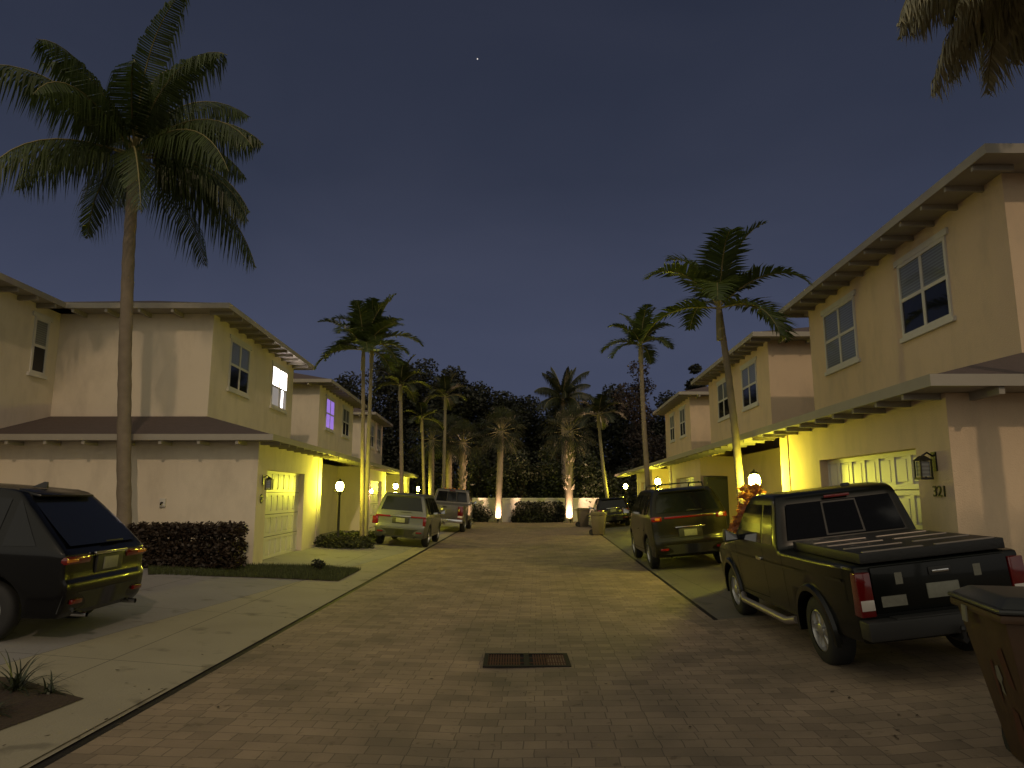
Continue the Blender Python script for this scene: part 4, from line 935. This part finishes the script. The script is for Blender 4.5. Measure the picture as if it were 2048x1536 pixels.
shrub('shrub', 'dark bush left of the uplit smooth palm, by the white end wall', 'shrub', (-2.2, 49.8), (.9, .6, .8), 2200, .2, 'leaf', 102)
shrub('shrub', 'small bush right of the uplit smooth palm, by the white end wall', 'shrub', (.35, 50.2), (.4, .35, .6), 900, .16, 'leaf', 103)
shrub('shrub', 'thin climbing bush beside the knobbly palm on the white end wall', 'shrub', (3.55, 50.4), (.3, .25, .75), 700, .14, 'leaf_br', 104)
shrub('shrub', 'low bush at the foot of the slender leaning palm', 'shrub', (6.3, 43.0), (.9, 1.0, .5), 1600, .16, 'leaf_br', 105)
shrub('croton_bush', 'orange and pink croton bush in front of the black pickup', 'bush', (4.62, 13.75), (.66, .7, 1.3), 4200, .17, 'croton', 106)
random.seed(5)
hb = [((-8.42 + i * .25, 16.05 + dy, gz(-7, 16) + z), (.17, .2, .2)) for i in range(10) for dy in (-.2, .2) for z in (.15, .45, .80)]
shrub('hedge', 'clipped dark red hedge under the cream end wall beside the black SUV', 'hedge', (-7.3, 16.05), (1, .4, .5), 17000, .085, 'hedge', 107, None, hb)
cb = [((x, y, gz(x, y) + .12), (.42, .42, .26)) for x, y in ((-6.1, 23.2), (-5.7, 23.0), (-5.3, 23.3), (-4.95, 23.8), (-5.5, 23.9), (-6.0, 24.2), (-5.2, 24.6), (-5.7, 24.9), (-6.1, 25.6), (-5.3, 25.6), (-5.8, 26.6), (-5.3, 26.8))]
shrub('groundcover', 'low dark groundcover bed around the paired palms and lamp post', 'plant bed', (-5.6, 24.5), (1, 1, .3), 9000, .09, 'cover', 108, None, cb)
shrub('shrub', 'small dark shrub sprouting at the tip of the grass strip', 'shrub', tuple(atg(640, 1142))[:2], (.22, .2, .16), 260, .07, 'leaf', 109)
rb = [((5.42, 9.4 + i * .3, gz(5.4, 9.4) + z), (.2, .22, .24)) for i in range(5) for z in (.3, .6)]
# strappy plant in the near left bed
def strappy(o, label, seed, n=34, L=.42):
    random.seed(seed); t = empty('strappy_plant', o); tag(t, label, 'plant', 'strappy plants in the near bed'); b = MB()
    for i in range(n):
        az = random.uniform(0, 6.28); el = random.uniform(.5, 1.4); d = Vector((math.cos(az) * math.cos(el), math.sin(az) * math.cos(el), math.sin(el))); p = Vector((random.uniform(-.05, .05), random.uniform(-.05, .05), 0)); s = Vector((-math.sin(az), math.cos(az), 0)) * .012; l = L * random.uniform(.6, 1.1); prev = (p - s, p + s)
        for k in range(1, 6):
            d = (d + Vector((0, 0, -.28))).normalized(); p = p + d * l / 5; w = s * (1.1 - k / 5.2); b.face([prev[0], prev[1], p + w, p - w]); prev = (p - w, p + w)
    b.build('leaves', M['leaf_br'], t); return t
for k, (px, lb) in enumerate((((30, 1382), 'larger grassy plant in the mulch bed at the picture corner'), ((98, 1388), 'small grassy plant nearest the tip of the mulch bed'), ((-20, 1430), 'grassy plant at the curb edge of the mulch bed, cut by the frame'))):
    o = atg(*px); strappy(o, lb, 200 + k, 46 if k == 0 else 24, .5 if k == 0 else .26)

# dark utility cabinet against the second orange lit house
t = empty('utility_cabinet', (6.45, 22.4, gz(6.45, 22.4))); tag(t, 'dark upright utility cabinet between the bronze car and the leaning palm', 'cabinet')
b = MB(); b.box(-.33, .33, -.22, .22, 0, 2.2); b.build('cabinet_box', M['black'], t, bevel=.02)
b = MB(); b.box(-.30, .30, -.235, -.22, .1, 2.1); d = b.build('door', M['plastic'], t, bevel=.004)
b = MB(); b.box(-.27, -.24, -.26, -.235, 1.1, 1.3); b.build('handle', M['chrome'], d)

# uplights at the two palms
def uplight(x, y, aim, label, power):
    t = empty('uplight', (x, y, gz(x, y))); tag(t, label, 'spotlight', 'uplights at the palm feet')
    b = MB(); b.lathe([(.0, 0), (.03, 0), (.03, .1), (.07, .12), (.08, .26), (.07, .262)], (0, 0, 0), 'z', 14); b.build('housing', M['black'], t, smooth=40)
    b = MB(); b.lathe([(0, .25), (.07, .25)], (0, 0, 0), 'z', 14); b.build('lens', M['spot_lens'], t)
    d = bpy.data.lights.new('uplight_beam', 'SPOT'); d.energy = power; d.color = (1., .62, .36); d.spot_size = R(150); d.spot_blend = .8; d.shadow_soft_size = .06
    o = bpy.data.objects.new('uplight_beam', d); COL.objects.link(o); o.parent = t; o.location = (0, 0, .32)
    v = Vector(aim) - Vector((x, y, gz(x, y) + .32)); o.rotation_euler = v.to_track_quat('-Z', 'Y').to_euler()
    return t
uplight(-.96, 48.65, (-.9, 49.6, 3.2), 'small uplight at the foot of the smooth palm by the end wall', 1200)
uplight(3.97, 48.4, (4.0, 49.4, 3.2), 'small uplight at the foot of the knobbly palm by the end wall', 1600)

# a star
b = MB(); b.lathe([(0, -1), (.7, -.7), (1, 0), (.7, .7), (0, 1)], (0, 0, 0), 'z', 8)
M['star'] = mat('starlight', (1, 1, 1), .5, emit=(1, .95, .9), estr=.5)
st = b.build('star', M['star'], None); st.location = at(955, 118, 900); tag(st, 'single bright star high in the night sky', 'star')

# ------------------------------------------------------------------ light
w = bpy.data.worlds.new("World"); sc.world = w; w.use_nodes = True
N = w.node_tree.nodes; L = w.node_tree.links; bg = N['Background']
tc = N.new('ShaderNodeTexCoord'); sx = N.new('ShaderNodeSeparateXYZ'); L.new(tc.outputs['Generated'], sx.inputs[0])
cr = N.new('ShaderNodeValToRGB'); L.new(sx.outputs['Z'], cr.inputs['Fac']); e = cr.color_ramp.elements
e[0].position = 0; e[0].color = (.058, .070, .120, 1); e[1].position = .75; e[1].color = (.0165, .021, .038, 1)
x = e.new(.22); x.color = (.051, .061, .104, 1); x = e.new(.42); x.color = (.031, .038, .065, 1)
nz = N.new('ShaderNodeTexNoise'); nz.inputs['Scale'].default_value = 2.2; nz.inputs['Detail'].default_value = 4; nz.inputs['Distortion'].default_value = .4
mp = N.new('ShaderNodeMapping'); mp.inputs['Scale'].default_value = (1, 1, 2.2); L.new(tc.outputs['Generated'], mp.inputs[0]); L.new(mp.outputs[0], nz.inputs['Vector'])
c2 = N.new('ShaderNodeValToRGB'); c2.color_ramp.elements[0].position = .35; c2.color_ramp.elements[1].position = .75; c2.color_ramp.elements[0].color = (.93, .94, .96, 1); c2.color_ramp.elements[1].color = (1.2, 1.15, 1.12, 1); L.new(nz.outputs['Fac'], c2.inputs['Fac'])
mx = N.new('ShaderNodeMix'); mx.data_type = 'RGBA'; mx.blend_type = 'MULTIPLY'; mx.inputs['Factor'].default_value = 1; L.new(cr.outputs['Color'], mx.inputs['A']); L.new(c2.outputs['Color'], mx.inputs['B'])
# fill glow added to the sky behind the viewer, in place of unseen street lamps
dt = N.new('ShaderNodeVectorMath'); dt.operation = 'DOT_PRODUCT'; dt.inputs[1].default_value = Vector((-.35, -1, .35)).normalized(); L.new(tc.outputs['Generated'], dt.inputs[0])
mr = N.new('ShaderNodeMapRange'); mr.inputs['From Min'].default_value = -.25; mr.inputs['From Max'].default_value = 1.; L.new(dt.outputs['Value'], mr.inputs['Value'])
gl = N.new('ShaderNodeMix'); gl.data_type = 'RGBA'; gl.blend_type = 'ADD'; gl.inputs['B'].default_value = (.54, .48, .33, 1); L.new(mr.outputs['Result'], gl.inputs['Factor']); L.new(mx.outputs['Result'], gl.inputs['A'])
L.new(gl.outputs['Result'], bg.inputs['Color']); bg.inputs['Strength'].default_value = 1.
sd = bpy.data.lights.new('sun', 'SUN'); sd.energy = .56; sd.angle = R(1.2); sd.color = (1., .73, .47)
so = bpy.data.objects.new('sun', sd); COL.objects.link(so); el = R(32); dv = Vector((-.32, 1, 0)).normalized() * math.cos(el) - Vector((0, 0, math.sin(el)))
so.rotation_euler = dv.to_track_quat('-Z', 'Y').to_euler(); so.location = (0, -10, 20)

sc.view_settings.view_transform = 'Standard'; sc.view_settings.look = 'None'; sc.view_settings.exposure = 0; sc.view_settings.gamma = 1
sc.render.engine = 'CYCLES'; sc.cycles.use_denoising = True; sc.cycles.max_bounces = 6; sc.cycles.sample_clamp_indirect = 4
